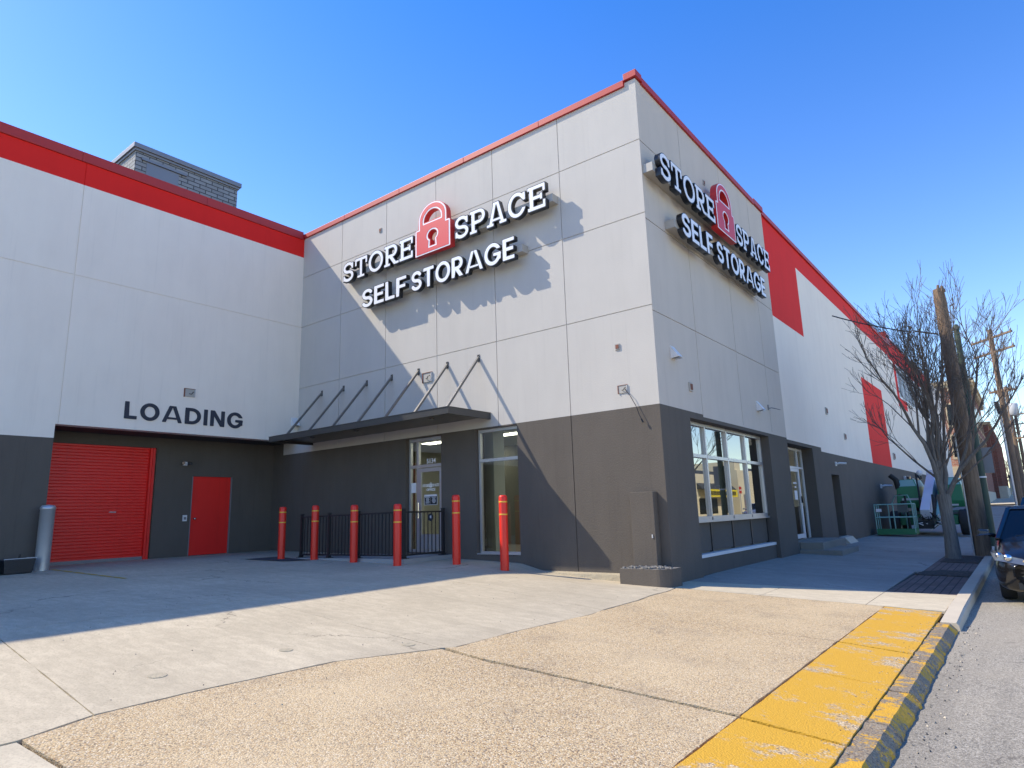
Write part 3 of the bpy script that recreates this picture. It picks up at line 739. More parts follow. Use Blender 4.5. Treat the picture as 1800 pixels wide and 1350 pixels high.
# red personnel door
mb = MB(); mb.box(RX-.12, RX-.04, -2.37, -1.29, .46, 2.548, 'door_red'); d_ = mb.build('red_door', bld, bevel=.004)
mb = MB(); mb.lathe([(.035, 0), (.035, .01), (.016, .02), (.016, .05), (.032, .06), (.032, .085), (.012, .095)], (RX-.04, -2.27, 1.42), 'chrome', 14, 'x'); mb.box(RX-.04, RX-.03, -2.24, -2.18, 1.28, 1.40, 'door_red'); mb.build('handle', d_)
for a, b_ in ((-2.40, -2.372), (-1.288, -1.26)): mb = MB(); mb.box(RX-.14, RX-.005, a, b_, .45, 2.55, 'steel_door'); mb.build('jamb', d_)
# LOADING lettering (painted metal letters on the wall)
lt = empty('loading_sign', (-W, -3.2, 3.78), label='charcoal LOADING lettering on the white wall above the loading dock opening', cat='sign')
word('LOADING', False, -4.69-(-3.2), -1.72+3.2, 0, .415, lambda u, v, d: (d, u, v), lt, 'sign_navy', None, .001, .018, gap=.15)
# canopy
cn = empty('entrance_canopy', (-7.4, 0, 3.43)); cn.parent = bld
def cpart(mb, name, par=cn): o = mb.build(name, par); o.location = (7.4, 0, -3.43) if par is cn else (0, 0, 0); return o
mb = MB(); X0, X1, YD = -10.70, -4.05, -1.36
mb.box(X0, X1, YD, YD+.05, 3.365, 3.505, 'canopy_metal'); mb.box(X0, X0+.05, YD+.05, -.005, 3.365, 3.505, 'canopy_metal'); mb.box(X1-.05, X1, YD+.05, -.005, 3.365, 3.505, 'canopy_metal')
mb.box(X0-.004, X1+.004, YD-.012, YD+.062, 3.505, 3.515, 'canopy_metal'); mb.box(X1-.062, X1+.012, YD+.062, -.005, 3.505, 3.515, 'canopy_metal')
cpart(mb, 'fascia')
mb = MB(); mb.box(X0+.05, X1-.05, YD+.05, -.005, 3.43, 3.47, 'canopy_metal')
for x in (-9.4, -7.6, -5.0): mb.lathe([(.05, -.03), (.06, 0)], (x, -.9, 3.41), 'canopy_metal', 10)
cpart(mb, 'deck')
for k in range(7):
    x = -4.37-.99*k; mb = MB(); mb.beam((x, -.01, 4.83), (x, -1.12, 3.50), .05, .05, 'brace_metal', (1, 0, 0)); mb.box(x-.035, x+.035, -.012, 0, 4.74, 4.90, 'canopy_metal'); cpart(mb, 'brace')
# office door unit
gy = .13
dr = empty('office_door', (-6.2, gy, .47)); dr.parent = bld
def dpart(mb, name, par): o = mb.build(name, par); o.location = (6.2, -gy, -.47) if par is dr else (0, 0, 0); return o
mb = MB()
for x0, x1 in ((D0+.02, D0+.08), (-6.53, -6.46), (D1-.05, D1)): mb.box(x0, x1, gy-.03, gy+.05, .47, 3.17, 'alu')
for z0, z1 in ((.47, .53), (2.45, 2.52), (3.09, 3.17)): mb.box(D0+.081, D1-.051, gy-.025, gy+.045, z0, z1, 'alu')
dpart(mb, 'frame', dr)
mb = MB()
for x0, x1 in ((-6.45, -6.37), (-5.75, -5.66)): mb.box(x0, x1, gy-.04, gy+.0, .54, 2.43, 'alu')
mb.box(-6.369, -5.751, gy-.038, gy, 2.34, 2.43, 'alu'); mb.box(-6.369, -5.751, gy-.038, gy, .54, .88, 'alu')
leaf = dpart(mb, 'door_leaf', dr)
mb = MB(); mb.box(-6.37, -5.75, gy-.015, gy-.009, .88, 2.34, 'glass'); mb.build('pane', leaf)
mb = MB(); mb.tube([(-6.40, gy-.10, 1.25), (-6.40, gy-.10, 1.62)], .014, 'chrome', 8); mb.tube([(-6.40, gy-.04, 1.28), (-6.40, gy-.10, 1.28)], .01, 'chrome', 6); mb.tube([(-6.40, gy-.04, 1.6), (-6.40, gy-.10, 1.6)], .01, 'chrome', 6); mb.box(-6.42, -6.30, gy-.09, gy-.04, 1.40, 1.43, 'chrome'); mb.build('handle', leaf)
mb = MB(); mb.box(-6.739, -6.531, gy, gy+.006, .53, 2.45, 'glass'); mb.box(-6.739, -6.531, gy, gy+.006, 2.52, 3.09, 'glass'); mb.box(-6.459, -5.651, gy, gy+.006, 2.52, 3.09, 'glass'); dpart(mb, 'side_panes', dr)
mb = MB(); mb.box(-6.74, -6.57, gy-.006, gy-.003, 1.86, 2.10, 'paper'); dpart(mb, 'paper_notice', dr)
GP = lambda u, v, d: (u, gy-.018-d, v)
st = MB(); st.box(-6.28, -5.84, gy-.024, gy-.019, 1.555, 1.565, 'paper'); st.box(-6.28, -6.27, gy-.024, gy-.019, 1.566, 1.80, 'paper'); st.box(-5.85, -5.84, gy-.024, gy-.019, 1.566, 1.80, 'paper'); st.box(-6.28, -5.84, gy-.024, gy-.019, 1.755, 1.80, 'paper')
st.box(-6.269, -5.851, gy-.020, gy-.017, 1.566, 1.754, 'letter_black')
for cxx, rows in ((-6.165, (.17, .10, .12, .10, .14, .13)), (-5.955, (.15, .09, .11, .13, .12, .08))):
    for k, wd in enumerate(rows): st.box(cxx-wd/2, cxx+wd/2, gy-.0235, gy-.0215, 1.728-.026*k, 1.740-.026*k, 'paper')
st.box(-6.062, -6.058, gy-.0235, gy-.0215, 1.575, 1.735, 'paper')
st.build('hours_sticker', leaf)
st = MB()
lg = empty('door_lettering'); lg.parent = leaf
word('STORE', True, -6.335, -6.10, 1.985, .062, GP, lg, 'letter_white', None, 0, .002, st=.04)
word('SPACE', True, -6.02, -5.79, 1.985, .062, GP, lg, 'letter_white', None, 0, .002, st=.04)
word('OFFICE', False, -6.20, -5.91, 1.885, .060, GP, lg, 'letter_white', None, 0, .002, st=.04)
extrude_loops(contour(lock_sdf, -.7, .7, -.1, 1.5, .03, 0), .075, .085, -6.06, 1.965, 0, .002, GP, 'letter_white', 'padlock_mark', lg)
for ch in list(lg.children): ch.parent = leaf
bpy.data.objects.remove(lg)
mb = MB(); mb.lathe([(.09, 0), (.09, -.002)], (-6.07, gy-.018, 1.27), 'sign_navy', 24, 'y'); mb.lathe([(.035, -.003), (.035, -.005)], (-6.06, gy-.018, 1.28), 'paper', 16, 'y'); mb.build('round_sticker', leaf)
def bftext(s, size, loc, rot, mat, name, parent):
    cu = bpy.data.curves.new(name, 'FONT'); cu.body = s; cu.size = size; cu.extrude = .002; cu.offset = size*.025; cu.align_x = 'CENTER'
    t = bpy.data.objects.new('tmp', cu); C.objects.link(t); me = bpy.data.meshes.new_from_object(t.evaluated_get(bpy.context.evaluated_depsgraph_get()))
    bpy.data.objects.remove(t); me.materials.clear(); me.materials.append(M[mat]); o = bpy.data.objects.new(name, me); C.objects.link(o); o.location = loc; o.rotation_euler = rot
    if parent: o.parent = parent
    return o
bftext('5134', .155, (-6.05+6.2, -.012, 2.545-.47), (R(90), 0, 0), 'letter_white', 'house_number', dr)
# tall front window
fw = empty('front_window', (-3.93, gy, WB)); fw.parent = bld
mb = MB()
for x0, x1 in ((W0+.02, W0+.075), (W1-.05, W1)): mb.box(x0, x1, gy-.04, gy+.04, WB, 3.17, 'alu')
for z0, z1 in ((WB, WB+.06), (2.44, 2.51), (3.10, 3.17)): mb.box(W0+.076, W1-.051, gy-.035, gy+.035, z0, z1, 'alu')
mb.box(W0, W1, gy-.13, gy-.041, WB-.01, WB+.025, 'alu')
o = mb.build('frame', fw); o.location = (3.93, -gy, -WB)
mb = MB(); mb.box(W0+.075, W1-.05, gy, gy+.006, .51, 2.44, 'glass'); mb.box(W0+.075, W1-.05, gy, gy+.006, 2.51, 3.10, 'glass'); o = mb.build('panes', fw); o.location = (3.93, -gy, -WB)
# side bay window
bx = -.25
bw = empty('bay_window', (bx, 3.9, 1.05)); bw.parent = bld
def bpart(mb, name): o = mb.build(name, bw); o.location = (-bx, -3.9, -1.05); return o
mb = MB(); cols = [1.37, 2.60, 3.88, 5.13, 6.38]
for y in cols[1:-1]: mb.box(bx-.05, bx+.04, y-.035, y+.035, 1.10, 3.06, 'alu')
mb.box(bx-.05, bx+.04, 1.362, 1.43, 1.10, 3.06, 'alu'); mb.box(bx-.05, bx+.04, 6.32, 6.388, 1.10, 3.06, 'alu')
for z0, z1 in ((1.04, 1.12), (2.33, 2.40), (3.0, 3.068)):
    for a, b_ in zip(cols, cols[1:]): mb.box(bx-.045, bx+.045, a+.036, b_-.036, z0, z1, 'alu')
mb.box(bx-.06, bx+.075, 1.362, 6.388, 1.0, 1.039, 'alu'); bpart(mb, 'frame')
for a, b_ in zip(cols, cols[1:]):
    for z0, z1 in ((1.12, 2.33), (2.40, 3.0)): mb = MB(); mb.box(bx-.012, bx-.004, a+.036, b_-.036, z0, z1, 'glass_side'); bpart(mb, 'pane')
mb = MB()
for a, b_ in zip(cols, cols[1:]): mb.box(bx-.08, bx-.02, a+.03, b_-.03, .42, .999, 'stucco_dark')
for y in cols[1:]: mb.box(bx-.09, bx+.0, y-.029, y+.029 if y < 6.3 else y, .40, .999, 'black_metal')
bpart(mb, 'spandrel_panel')
mb = MB(); mb.box(-.24, -.085, 1.362, 6.388, .331, .395, 'alu_white'); bpart(mb, 'ledge')
# side entrance
ex = -.42
sdn = empty('side_entrance', (ex, 9.8, .29)); sdn.parent = bld
def spart(mb, name): o = mb.build(name, sdn); o.location = (-ex, -9.8, -.29); return o
mb = MB()
for y in (8.3, 9.35, 10.42, 10.98): mb.box(ex-.05, ex+.03, y-.035, y+.035, .29, 3.02, 'alu_white')
for z in (2.42, 2.98): mb.box(ex-.045, ex+.026, 8.336, 10.944, z-.03, z+.03, 'alu_white')
spart(mb, 'frame')
mb = MB()
for y0, y1 in ((9.39, 9.48), (10.28, 10.38)): mb.box(ex+.0, ex+.04, y0, y1, .32, 2.38, 'alu_white')
mb.box(ex+.002, ex+.038, 9.481, 10.279, .32, .44, 'alu_white'); mb.box(ex+.002, ex+.038, 9.481, 10.279, 2.29, 2.38, 'alu_white')
mb.box(ex+.05, ex+.09, 10.30, 10.34, 1.35, 1.55, 'letter_black'); mb.box(ex+.022, ex+.026, 9.70, 10.05, 1.92, 1.97, 'paper'); mb.box(ex+.022, ex+.026, 9.72, 10.03, 1.45, 1.72, 'paper'); mb.box(ex+.022, ex+.026, 9.8, 9.98, 1.80, 1.85, 'paper'); spart(mb, 'door_leaf')
mb = MB(); mb.box(ex-.01, ex-.003, 8.33, 10.95, .32, 2.95, 'glass'); spart(mb, 'pane')
mb = MB(); mb.box(-3, -.2, 8.06, 8.19, .2, 3.03, 'stucco_dark'); mb.box(-.5, -.06, 8.2, 11.05, -.2, .285, 'step_concrete'); mb.box(-1.8, -1.7, 8.2, 11.05, .285, 3.0, 'interior_wall'); mb.build('vestibule', bld)
# charcoal door
mb = MB(); mb.box(-.40, -.34, 13.2, 14.35, .2, 2.28, 'steel_door'); d_ = mb.build('charcoal_door', bld)
mb = MB(); mb.box(-.34, -.29, 14.1, 14.2, 1.15, 1.3, 'letter_black'); mb.build('handle', d_)
mb = MB(); mb.box(-.40, -.30, 32, 32.9, -.1, 2.0, 'steel_door'); mb.build('far_door', bld)
# interior of the office
mb = MB(); mb.box(-9.5, -.32, .33, 7.9, .36, .44, 'interior_floor'); mb.build('office_floor', bld)
mb = MB(); mb.box(-9.5, -.32, .33, 7.9, 3.25, 3.35, 'interior_wall'); mb.build('office_ceiling', bld)
mb = MB(); mb.box(-9.5, -.32, 5.6, 5.7, .44, 3.25, 'interior_wall'); mb.box(-9.6, -9.5, .33, 5.6, .44, 3.25, 'interior_wall'); mb.box(-5.35, -4.62, .75, 1.15, .44, 3.25, 'interior_column')
mb.box(-7.6, -6.0, 3.9, 4.0, .44, 3.25, 'interior_dark'); mb.box(-6.0, -2.2, 5.2, 5.3, .44, 2.6, 'interior_dark'); mb.box(-5.9, -5.0, 5.16, 5.199, .44, 2.5, 'interior_floor'); mb.build('office_partition', bld)
for x, y in ((-7.2, 1.6), (-5.0, 1.7), (-7.2, 3.4), (-4.2, 3.6), (-2.6, 1.8), (-2.6, 4.2)):
    mb = MB(); mb.box(x-.55, x+.55, y-.15, y+.15, 3.235, 3.248, 'ceiling_lamp'); mb.build('ceiling_light', bld)
# rooftop brick penthouse
ph = empty('rooftop_penthouse', (-16, -1.6, 10)); ph.parent = bld
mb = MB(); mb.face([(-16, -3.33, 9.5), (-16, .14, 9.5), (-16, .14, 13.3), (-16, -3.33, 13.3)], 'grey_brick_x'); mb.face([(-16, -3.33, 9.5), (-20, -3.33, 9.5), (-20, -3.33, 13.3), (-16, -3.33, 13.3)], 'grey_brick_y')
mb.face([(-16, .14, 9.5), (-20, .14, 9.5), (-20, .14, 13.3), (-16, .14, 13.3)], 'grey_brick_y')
o = mb.build('wall', ph); o.location = (16, 1.6, -10)
mb = MB(); mb.box(-20.1, -15.9, -3.43, .24, 13.3, 13.46, 'grey_sign'); mb.box(-20.05, -15.95, -3.38, .19, 13.22, 13.3, 'grey_sign'); o = mb.build('cap', ph, bevel=.01); o.location = (16, 1.6, -10)
mb = MB(); mb.box(-16.0, -15.985, -2.98, -1.95, 11, 12.95, 'grey_sign'); mb.box(-16, -15.94, -3.15, -1.7, 12.96, 13.05, 'grey_sign'); o = mb.build('blocked_window', ph); o.location = (16, 1.6, -10)

# ---------------------------------------------------------------- wall signs
def big_sign(place, u, label):
    s_ = empty('store_sign', place(0, 0, 0)); o0 = Vector(place(0, 0, 0)); tag(s_, label, 'sign')
    word('STORE', True, u[0], u[1], 7.70, .58, place, s_, 'letter_black', 'letter_white', .215, .33)
    word('SPACE', True, u[4], u[5], 7.70, .58, place, s_, 'letter_black', 'letter_white', .215, .33)
    word('SELF', False, u[6], u[7], 6.78, .52, place, s_, 'letter_black', 'letter_white', .215, .33)
    word('STORAGE', False, u[8], u[9], 6.78, .52, place, s_, 'letter_black', 'letter_white', .215, .33)
    lock(u[2], u[3], 7.58, 8.98, place, s_, .20, .35)
    for a, b_, z in ((u[0]-.10, u[5]+.10, 7.80), (u[6]-.10, u[9]+.12, 6.90)):
        mb = MB(); v = [Vector(place(x, q, d)) for x in (a, b_) for q in (z+.04, z+.22) for d in (.003, .212)]
        mb.add(v, [(0, 1, 3, 2), (4, 6, 7, 5), (0, 4, 5, 1), (2, 3, 7, 6), (0, 2, 6, 4), (1, 5, 7, 3)], 'raceway')
        n_ = 9
        for k in range(n_):
            x = lerp(a+.3, b_-.3, k/(n_-1)); 
            for q0, q1 in ((z+.22, z+.28),): v = [Vector(place(x+e, q, d)) for e in (0, .05) for q in (q0, q1) for d in (.10, .14)]; mb.add(v, [(0, 1, 3, 2), (4, 6, 7, 5), (0, 4, 5, 1), (2, 3, 7, 6), (0, 2, 6, 4), (1, 5, 7, 3)], 'raceway')
        mb.build('raceway', s_)
    return s_
big_sign(lambda u, v, d: (u, -d, v), (-9.03, -6.20, -6.10, -4.88, -4.76, -2.10, -8.19, -6.44, -6.27, -2.98), 'raised white STORE SPACE SELF STORAGE letters with bright red padlock on the sunlit front wall')
big_sign(lambda u, v, d: (d, u, v), (.14, 3.02, 3.08, 4.32, 4.45, 7.10, 1.0, 2.70, 2.92, 6.42), 'raised STORE SPACE SELF STORAGE letters with padlock on the shaded street side wall')

# ---------------------------------------------------------------- bollards
def bollard(x, y, h, label):
    o = empty('bollard', (x, y, H(x, y)), label=label, cat='bollard', group='red bollards in front of the entrance')
    mb = MB(); r = .083
    mb.lathe([(r, 0), (r, h-.05), (r*.93, h-.02), (r*.7, h-.003), (r*.1, h)], (0, 0, 0), 'bollard_red', 28); mb.build('post', o)
    for z in (h-.13, h-.37):
        mb = MB(); mb.lathe([(r+.001, z-.012), (r+.002, z-.011), (r+.002, z+.011), (r+.001, z+.012)], (0, 0, 0), 'bollard_tape', 28); mb.build('tape_band', o)
    return o
for x, y, h, lb in [(-9.16, -1.83, 1.23, 'red bollard furthest left, beside the free end of the black railing'), (-8.27, -1.53, 1.25, 'red bollard standing just past the first railing post, second from the left'),
                 (-6.75, -1.58, 1.24, 'red bollard in front of the middle of the railing, third from the left'), (-5.22, -1.68, 1.24, 'red bollard at the railing corner left of the glass door, fourth from the left'),
                 (-4.28, -.92, 1.40, 'red bollard between the office door and the tall window'), (-2.98, -.97, 1.42, 'red bollard furthest right, its foot at the edge of the sunlight')]:
    bollard(x, y, h, lb)
o = empty('steel_bollard', (-11.2, -6.08, H(-11, -6)), label='galvanised grey steel bollard at the left edge of the roller shutter', cat='bollard')
mb = MB(); mb.lathe([(.135, 0), (.135, 1.24), (.142, 1.245), (.142, 1.285), (.11, 1.33), (.02, 1.345)], (0, 0, 0), 'galv', 28); mb.build('post', o)
# black crates
for k, (x, y, lb) in enumerate([(-10.9, -6.62, 'dark battered box with pale rim lying next to the steel bollard'), (-10.75, -7.25, 'dark battered box cut off by the left edge of the photo')]):
    o = empty('dark_box', (x, y, H(x, y)), rz=R(8-12*k), label=lb, cat='box', group='dark boxes by the loading wall'); mb = MB()
    v = [(-.17, -.24, 0), (.17, -.24, 0), (.17, .24, 0), (-.17, .24, 0), (-.2, -.28, .28), (.2, -.28, .28), (.2, .28, .28), (-.2, .28, .28)]
    mb.add(v, [(0, 3, 2, 1), (4, 5, 6, 7), (0, 1, 5, 4), (1, 2, 6, 5), (2, 3, 7, 6), (3, 0, 4, 7)], 'dark_box'); mb.build('body', o, bevel=.02)
    mb = MB(); mb.beam((.2, -.28, .29), (.2, .28, .295), .02, .014, 'light_scuff'); mb.beam((-.2, .28, .29), (.2, .28, .295), .015, .012, 'light_scuff'); mb.tube([(0, .05, .28), (.02, .06, .37)], .02, 'dark_box'); mb.build('rim', o)
# ramp slab + railing
mb = MB()
zt = lambda x: table(x, [(-9.2, .40), (-7.6, .415), (-6.0, .43), (-4.9, .44)])
xs = [-9.3, -8.4, -7.6, -6.8, -6.0, -5.28]
for a, b_ in zip(xs, xs[1:]):
    mb.face([(a, -1.46, zt(a)), (b_, -1.46, zt(b_)), (b_, 0, zt(b_)), (a, 0, zt(a))], 'ramp_concrete'); mb.face([(a, -1.46, .2), (b_, -1.46, .2), (b_, -1.46, zt(b_)), (a, -1.46, zt(a))], 'ramp_concrete')
mb.face([(-5.28, -1.46, .2), (-5.28, 0, .2), (-5.28, 0, .436), (-5.28, -1.46, .436)], 'ramp_concrete')
tag(mb.build('entrance_ramp'), kind='structure')
posts = [(-9.05, -1.36), (-7.95, -1.36), (-6.88, -1.36), (-5.38, -1.36), (-5.44, -.12)]
rl = empty('railing', (-7, -1.36, .42), label='black metal picket railing around the entrance ramp behind the red bollards', cat='railing')
def rpart(mb, name): o = mb.build(name, rl); o.location = (7, 1.36, -.42); return o
PH = .98
for x, y in posts:
    mb = MB(); z = zt(x); mb.box(x-.03, x+.03, y-.03, y+.03, z+.012, z+PH+.04, 'black_metal'); mb.box(x-.038, x+.038, y-.038, y+.038, z+PH+.04, z+PH+.055, 'black_metal'); mb.box(x-.08, x+.08, y-.08, y+.08, z, z+.012, 'black_metal'); mb.box(x-.042, x+.042, y-.042, y+.042, z+.012, z+.05, 'black_metal'); rpart(mb, 'post')
for (xa, ya), (xb, yb) in zip(posts, posts[1:]):
    za, zb_ = zt(xa), zt(xb); mb = MB()
    for q in (.07, PH-.02): mb.beam((xa, ya, za+q), (xb, yb, zb_+q), .035, .035, 'black_metal')
    L = math.hypot(xb-xa, yb-ya); n_ = int(L/.115)
    for k in range(1, n_):
        t_ = k/n_; x, y, z = lerp(xa, xb, t_), lerp(ya, yb, t_), lerp(za, zb_, t_); mb.box(x-.008, x+.008, y-.008, y+.008, z+.07, z+PH-.03, 'black_metal')
    rpart(mb, 'picket_panel')
mb = MB(); mb.face([(-9.9, -2.35, H(-9.9, -2)+.012), (-8.5, -2.2, H(-8.5, -2)+.012), (-8.15, -1.68, H(-8.1, -2)+.012), (-9.9, -1.5, H(-9.9, -2)+.012)], 'pavement_dark'); tag(mb.build('drain_mat'), 'flat dark mat on the yard at the left end of the railing', 'mat')
# corner base block with pipe cover and footing
o = empty('pipe_enclosure', (-.4, -.08, .3), label='tall charcoal pipe cover against the sunlit base of the corner', cat='enclosure')
mb = MB(); mb.box(-.24, .22, -.10, .077, 0.0, 1.31, 'stucco_dark'); mb.build('casing', o, bevel=.008)
mb = MB(); mb.box(.15, .17, -.115, -.10, .5, .56, 'light_scuff'); mb.build('latch', o)
o = empty('base_block', (-.25, -.2, 0), label='squat charcoal block with rounded corner and rubble on top at the tower corner', cat='block')
mb = MB(); pts = [(-.48, .2), (-.48, -.36)]+[(.42-.2+.2*math.sin(R(a)), -.36+.2-.2*math.cos(R(a))) for a in range(0, 91, 15)]+[(.42, .2)]
for a, b_ in zip(pts, pts[1:]): mb.face([(*a, -.1), (*b_, -.1), (*b_, .30), (*a, .30)], 'stucco_dark')
mb.face([(*p, .30) for p in pts], 'rubble'); mb.build('casing', o)
mb = MB()
for k in range(90):
    x, y, s_ = random.uniform(-.45, .38), random.uniform(-.32, -.0), random.uniform(.008, .03); mb.box(-s_, s_, -s_, s_, 0, s_, 'rubble', Matrix.Translation((x, y, .30)) @ Matrix.Rotation(random.random()*3, 4, 'Z') @ Matrix.Rotation(random.random(), 4, 'X'))
tag(mb.build('rubble', o), kind='stuff')
mb = MB(); n_ = 14; pr = []
for k in range(n_+1):
    x = lerp(-2.85, -.73, k/n_); q = .02*mnoise.noise(Vector((x*4, 0, 0))); pr.append((x, -.20+q, -.16+q))
for a, b_ in zip(pr, pr[1:]):
    mb.face([(a[0], a[1], -.1), (b_[0], b_[1], -.1), (b_[0], b_[2], .14), (a[0], a[2], .14)], 'footing'); mb.face([(a[0], a[2], .14), (b_[0], b_[2], .14), (b_[0], 0, .16), (a[0], 0, .16)], 'footing')
tag(mb.build('wall_footing'), 'rough pale concrete footing along the foot of the sunlit wall', 'footing')
# steps by the side door
o = empty('entrance_steps', (0, 9.4, 0), label='weathered concrete steps below the glass side door', cat='steps')
mb = MB(); mb.box(-.05, .55, -1.05, 1.75, -.2, .28, 'step_concrete'); mb.build('landing', o, bevel=.015)
mb = MB(); mb.box(.551, 1.05, -1.3, .8, -.2, .09, 'step_concrete'); mb.box(-.05, .55, -1.3, -1.051, -.2, .09, 'step_concrete'); mb.build('lower_step', o, bevel=.015)
o = MB(); o.add([(-.05, 13.15, -.1), (.35, 13.15, -.1), (-.05, 14.4, -.1), (.35, 14.4, -.1), (-.05, 13.15, .2), (.12, 13.15, .18), (-.05, 14.4, .2), (.12, 14.4, .18)], [(0, 1, 5, 4), (2, 6, 7, 3), (4, 5, 7, 6), (1, 3, 7, 5)], 'kerb_stone')
tag(o.build('door_threshold'), 'small pale concrete wedge at the foot of the narrow charcoal door', 'threshold')

# ---------------------------------------------------------------- small fittings on walls
def fixture(kind, place, loc, label, cat, group=None, s_=1.0):
    o = empty(kind, place(loc[0], loc[1], 0), label=label, cat=cat, group=group); base = Vector(place(loc[0], loc[1], 0))
    def B(mb, u0, u1, z0, z1, d0, d1, m_):
        v = [Vector(place(loc[0]+u*s_, loc[1]+z*s_, d*s_))-base for u in (u0, u1) for z in (z0, z1) for d in (d0, d1)]
        mb.add(v, [(0, 1, 3, 2), (4, 6, 7, 5), (0, 4, 5, 1), (2, 3, 7, 6), (0, 2, 6, 4), (1, 5, 7, 3)], m_)
    def T(mb, pts, r, m_): mb.tube([Vector(place(loc[0]+u*s_, loc[1]+z*s_, d*s_))-base for u, z, d in pts], r*s_, m_, 6)
    mb = MB()
    if kind == 'wedge_light':
        v = [Vector(place(loc[0]+u, loc[1]+z, d))-base for u, z, d in [(-.10, -.12, 0), (.10, -.12, 0), (-.10, .14, 0), (.10, .14, 0), (-.10, -.10, .17), (.10, -.10, .17)]]
        mb.add(v, [(0, 4, 5, 1), (2, 3, 5, 4), (0, 2, 4), (1, 5, 3)], 'alu_white'); mb.build('housing', o)
        mb = MB(); B(mb, -.07, .07, -.125, -.115, .03, .15, 'lamp_clear'); mb.build('lens', o)
    elif kind == 'junction_box':
        B(mb, -.11, .11, -.09, .09, .001, .02, 'raceway'); B(mb, -.13, .13, .09, .10, .001, .03, 'brown_mark'); B(mb, -.13, -.11, -.1, .09, .001, .03, 'brown_mark'); B(mb, .11, .125, -.09, .09, .001, .028, 'light_scuff'); mb.build('box', o)
        mb = MB(); T(mb, [(-.02, -.02, .03), (.03, -.03, .05), (.06, .02, .05), (.09, .03, .03)], .008, 'letter_black'); mb.build('wire_end', o)
    elif kind == 'small_plate':
        B(mb, -.05, .05, -.06, .06, .001, .02, 'raceway'); B(mb, -.03, .035, -.04, .04, .0201, .028, 'brown_mark'); mb.build('plate', o)
    elif kind == 'twin_lamp':
        B(mb, -.05, .05, -.05, .05, .001, .05, 'alu_white'); mb.build('base', o)
        for q in (-1, 1): mb = MB(); T(mb, [(.03*q, 0, .05), (.07*q, .01, .10)], .015, 'alu_white'); T(mb, [(.07*q, .01, .09), (.10*q, 0, .16)], .045, 'lamp_clear'); mb.build('lamp_head', o)
    elif kind == 'keypad':
        B(mb, -.055, .055, -.08, .08, .001, .03, 'alu_white'); mb.build('body', o); mb = MB(); B(mb, -.03, .03, -.04, .03, .0301, .036, 'grey_sign'); mb.build('buttons', o)
    elif kind == 'cable_bracket':
        T(mb, [(0, 0, 0), (0, .0, .10), (.1, -.03, .2), (.32, -.03, .22)], .012, 'steel_door'); mb.build('arm', o); mb = MB(); B(mb, -.03, .03, -.05, .09, .001, .03, 'steel_door'); mb.build('plate', o)
    elif kind == 'sensor_lamp':
        B(mb, -.06, .06, -.07, .07, .001, .04, 'alu_white'); mb.build('base', o); mb = MB(); T(mb, [(0, 0, .04), (.02, .02, .14), (.10, .0, .34)], .035, 'alu_white'); mb.build('head', o)
    return o
fixture('small_plate', FR, (-7.85, 9.05), 'small brown plate high on the sunlit wall left of the padlock', 'wall plate')
fixture('small_plate', FR, (-.79, 4.42), 'small dark plate on the sunlit wall near the tower corner, above the open wall box', 'wall plate')
fixture('junction_box', FR, (-6.03, 4.62), 'pale torn-out junction box above the canopy braces', 'junction box', s_=1.25)
o = fixture('junction_box', FR, (-.73, 3.57), 'open wall box with a loose cable hanging from it near the tower corner', 'junction box', s_=.8)
mb = MB(); mb.tube([(.05, -.03, .0), (.16, -.05, -.14), (.27, -.04, -.36), (.34, -.06, -.55), (.39, -.05, -.66)], .007, 'letter_black', 6); mb.tube([(.37, -.06, -.62), (.40, -.05, -.69)], .016, 'letter_black', 6); mb.build('cable', o)
fixture('junction_box', LP, (-3.2, 4.58), 'pale open junction box above the LOADING lettering', 'junction box', s_=1.1)
fixture('wedge_light', LP, (-.13, 4.10), 'small grey wedge light in the inner corner beside the canopy', 'wall light', 'wedge wall lights', )
fixture('wedge_light', SD, (.76, 4.29), 'small wedge wall light nearest the tower corner on the shaded side', 'wall light', 'wedge wall lights')
fixture('wedge_light', SD, (5.75, 3.78), 'small wedge wall light just above the side bay window', 'wall light', 'wedge wall lights')
fixture('small_plate', SD, (1.49, 3.71), 'pale patch plate on the shaded wall above the bay window left end', 'wall plate', s_=1.5)
fixture('small_plate', SD, (3.4, 9.02), 'small brown plate above the side sign letters beside the padlock', 'wall plate')
fixture('cable_bracket', SD, (6.62, 3.83), 'thin dark bracket arm right of the wedge light over the bay window', 'bracket')
fixture('twin_lamp', lambda u, z, d: (RX+d, u, z), (-2.63, 2.88), 'twin-headed emergency lamp above the red door', 'lamp')
fixture('keypad', lambda u, z, d: (RX+d, u, z), (-2.54, 1.44), 'small grey keypad left of the red door', 'keypad')
WP = lambda u, z, d: (-.06+d, u, z)
fixture('small_plate', WP, (13.58, 4.5), 'small plate on the white wing wall above the narrow charcoal door', 'wall plate', s_=2)
fixture('small_plate', WP, (16.17, 3.78), 'small dark plate low on the white wing wall, just above the charcoal base', 'wall plate', s_=2)
fixture('sensor_lamp', WP, (14.0, 2.66), 'white lamp arm on the charcoal wall above the narrow door', 'lamp')
fixture('sensor_lamp', WP, (22.5, 2.0), 'white lamp arm on the charcoal wall left of the green lift', 'lamp', s_=1.3)
fixture('twin_lamp', WP, (30.2, 2.55), 'white twin lamp on the charcoal wall behind the lift, left one of two', 'lamp', 'far twin lamps', s_=2)
fixture('twin_lamp', WP, (33.5, 2.5), 'white twin lamp on the charcoal wall behind the lift, right one of two', 'lamp', 'far twin lamps', s_=2)
fixture('small_plate', WP, (27.6, 3.6), 'small dark plate on the white wall right of the tall red stripe', 'wall plate', s_=3)
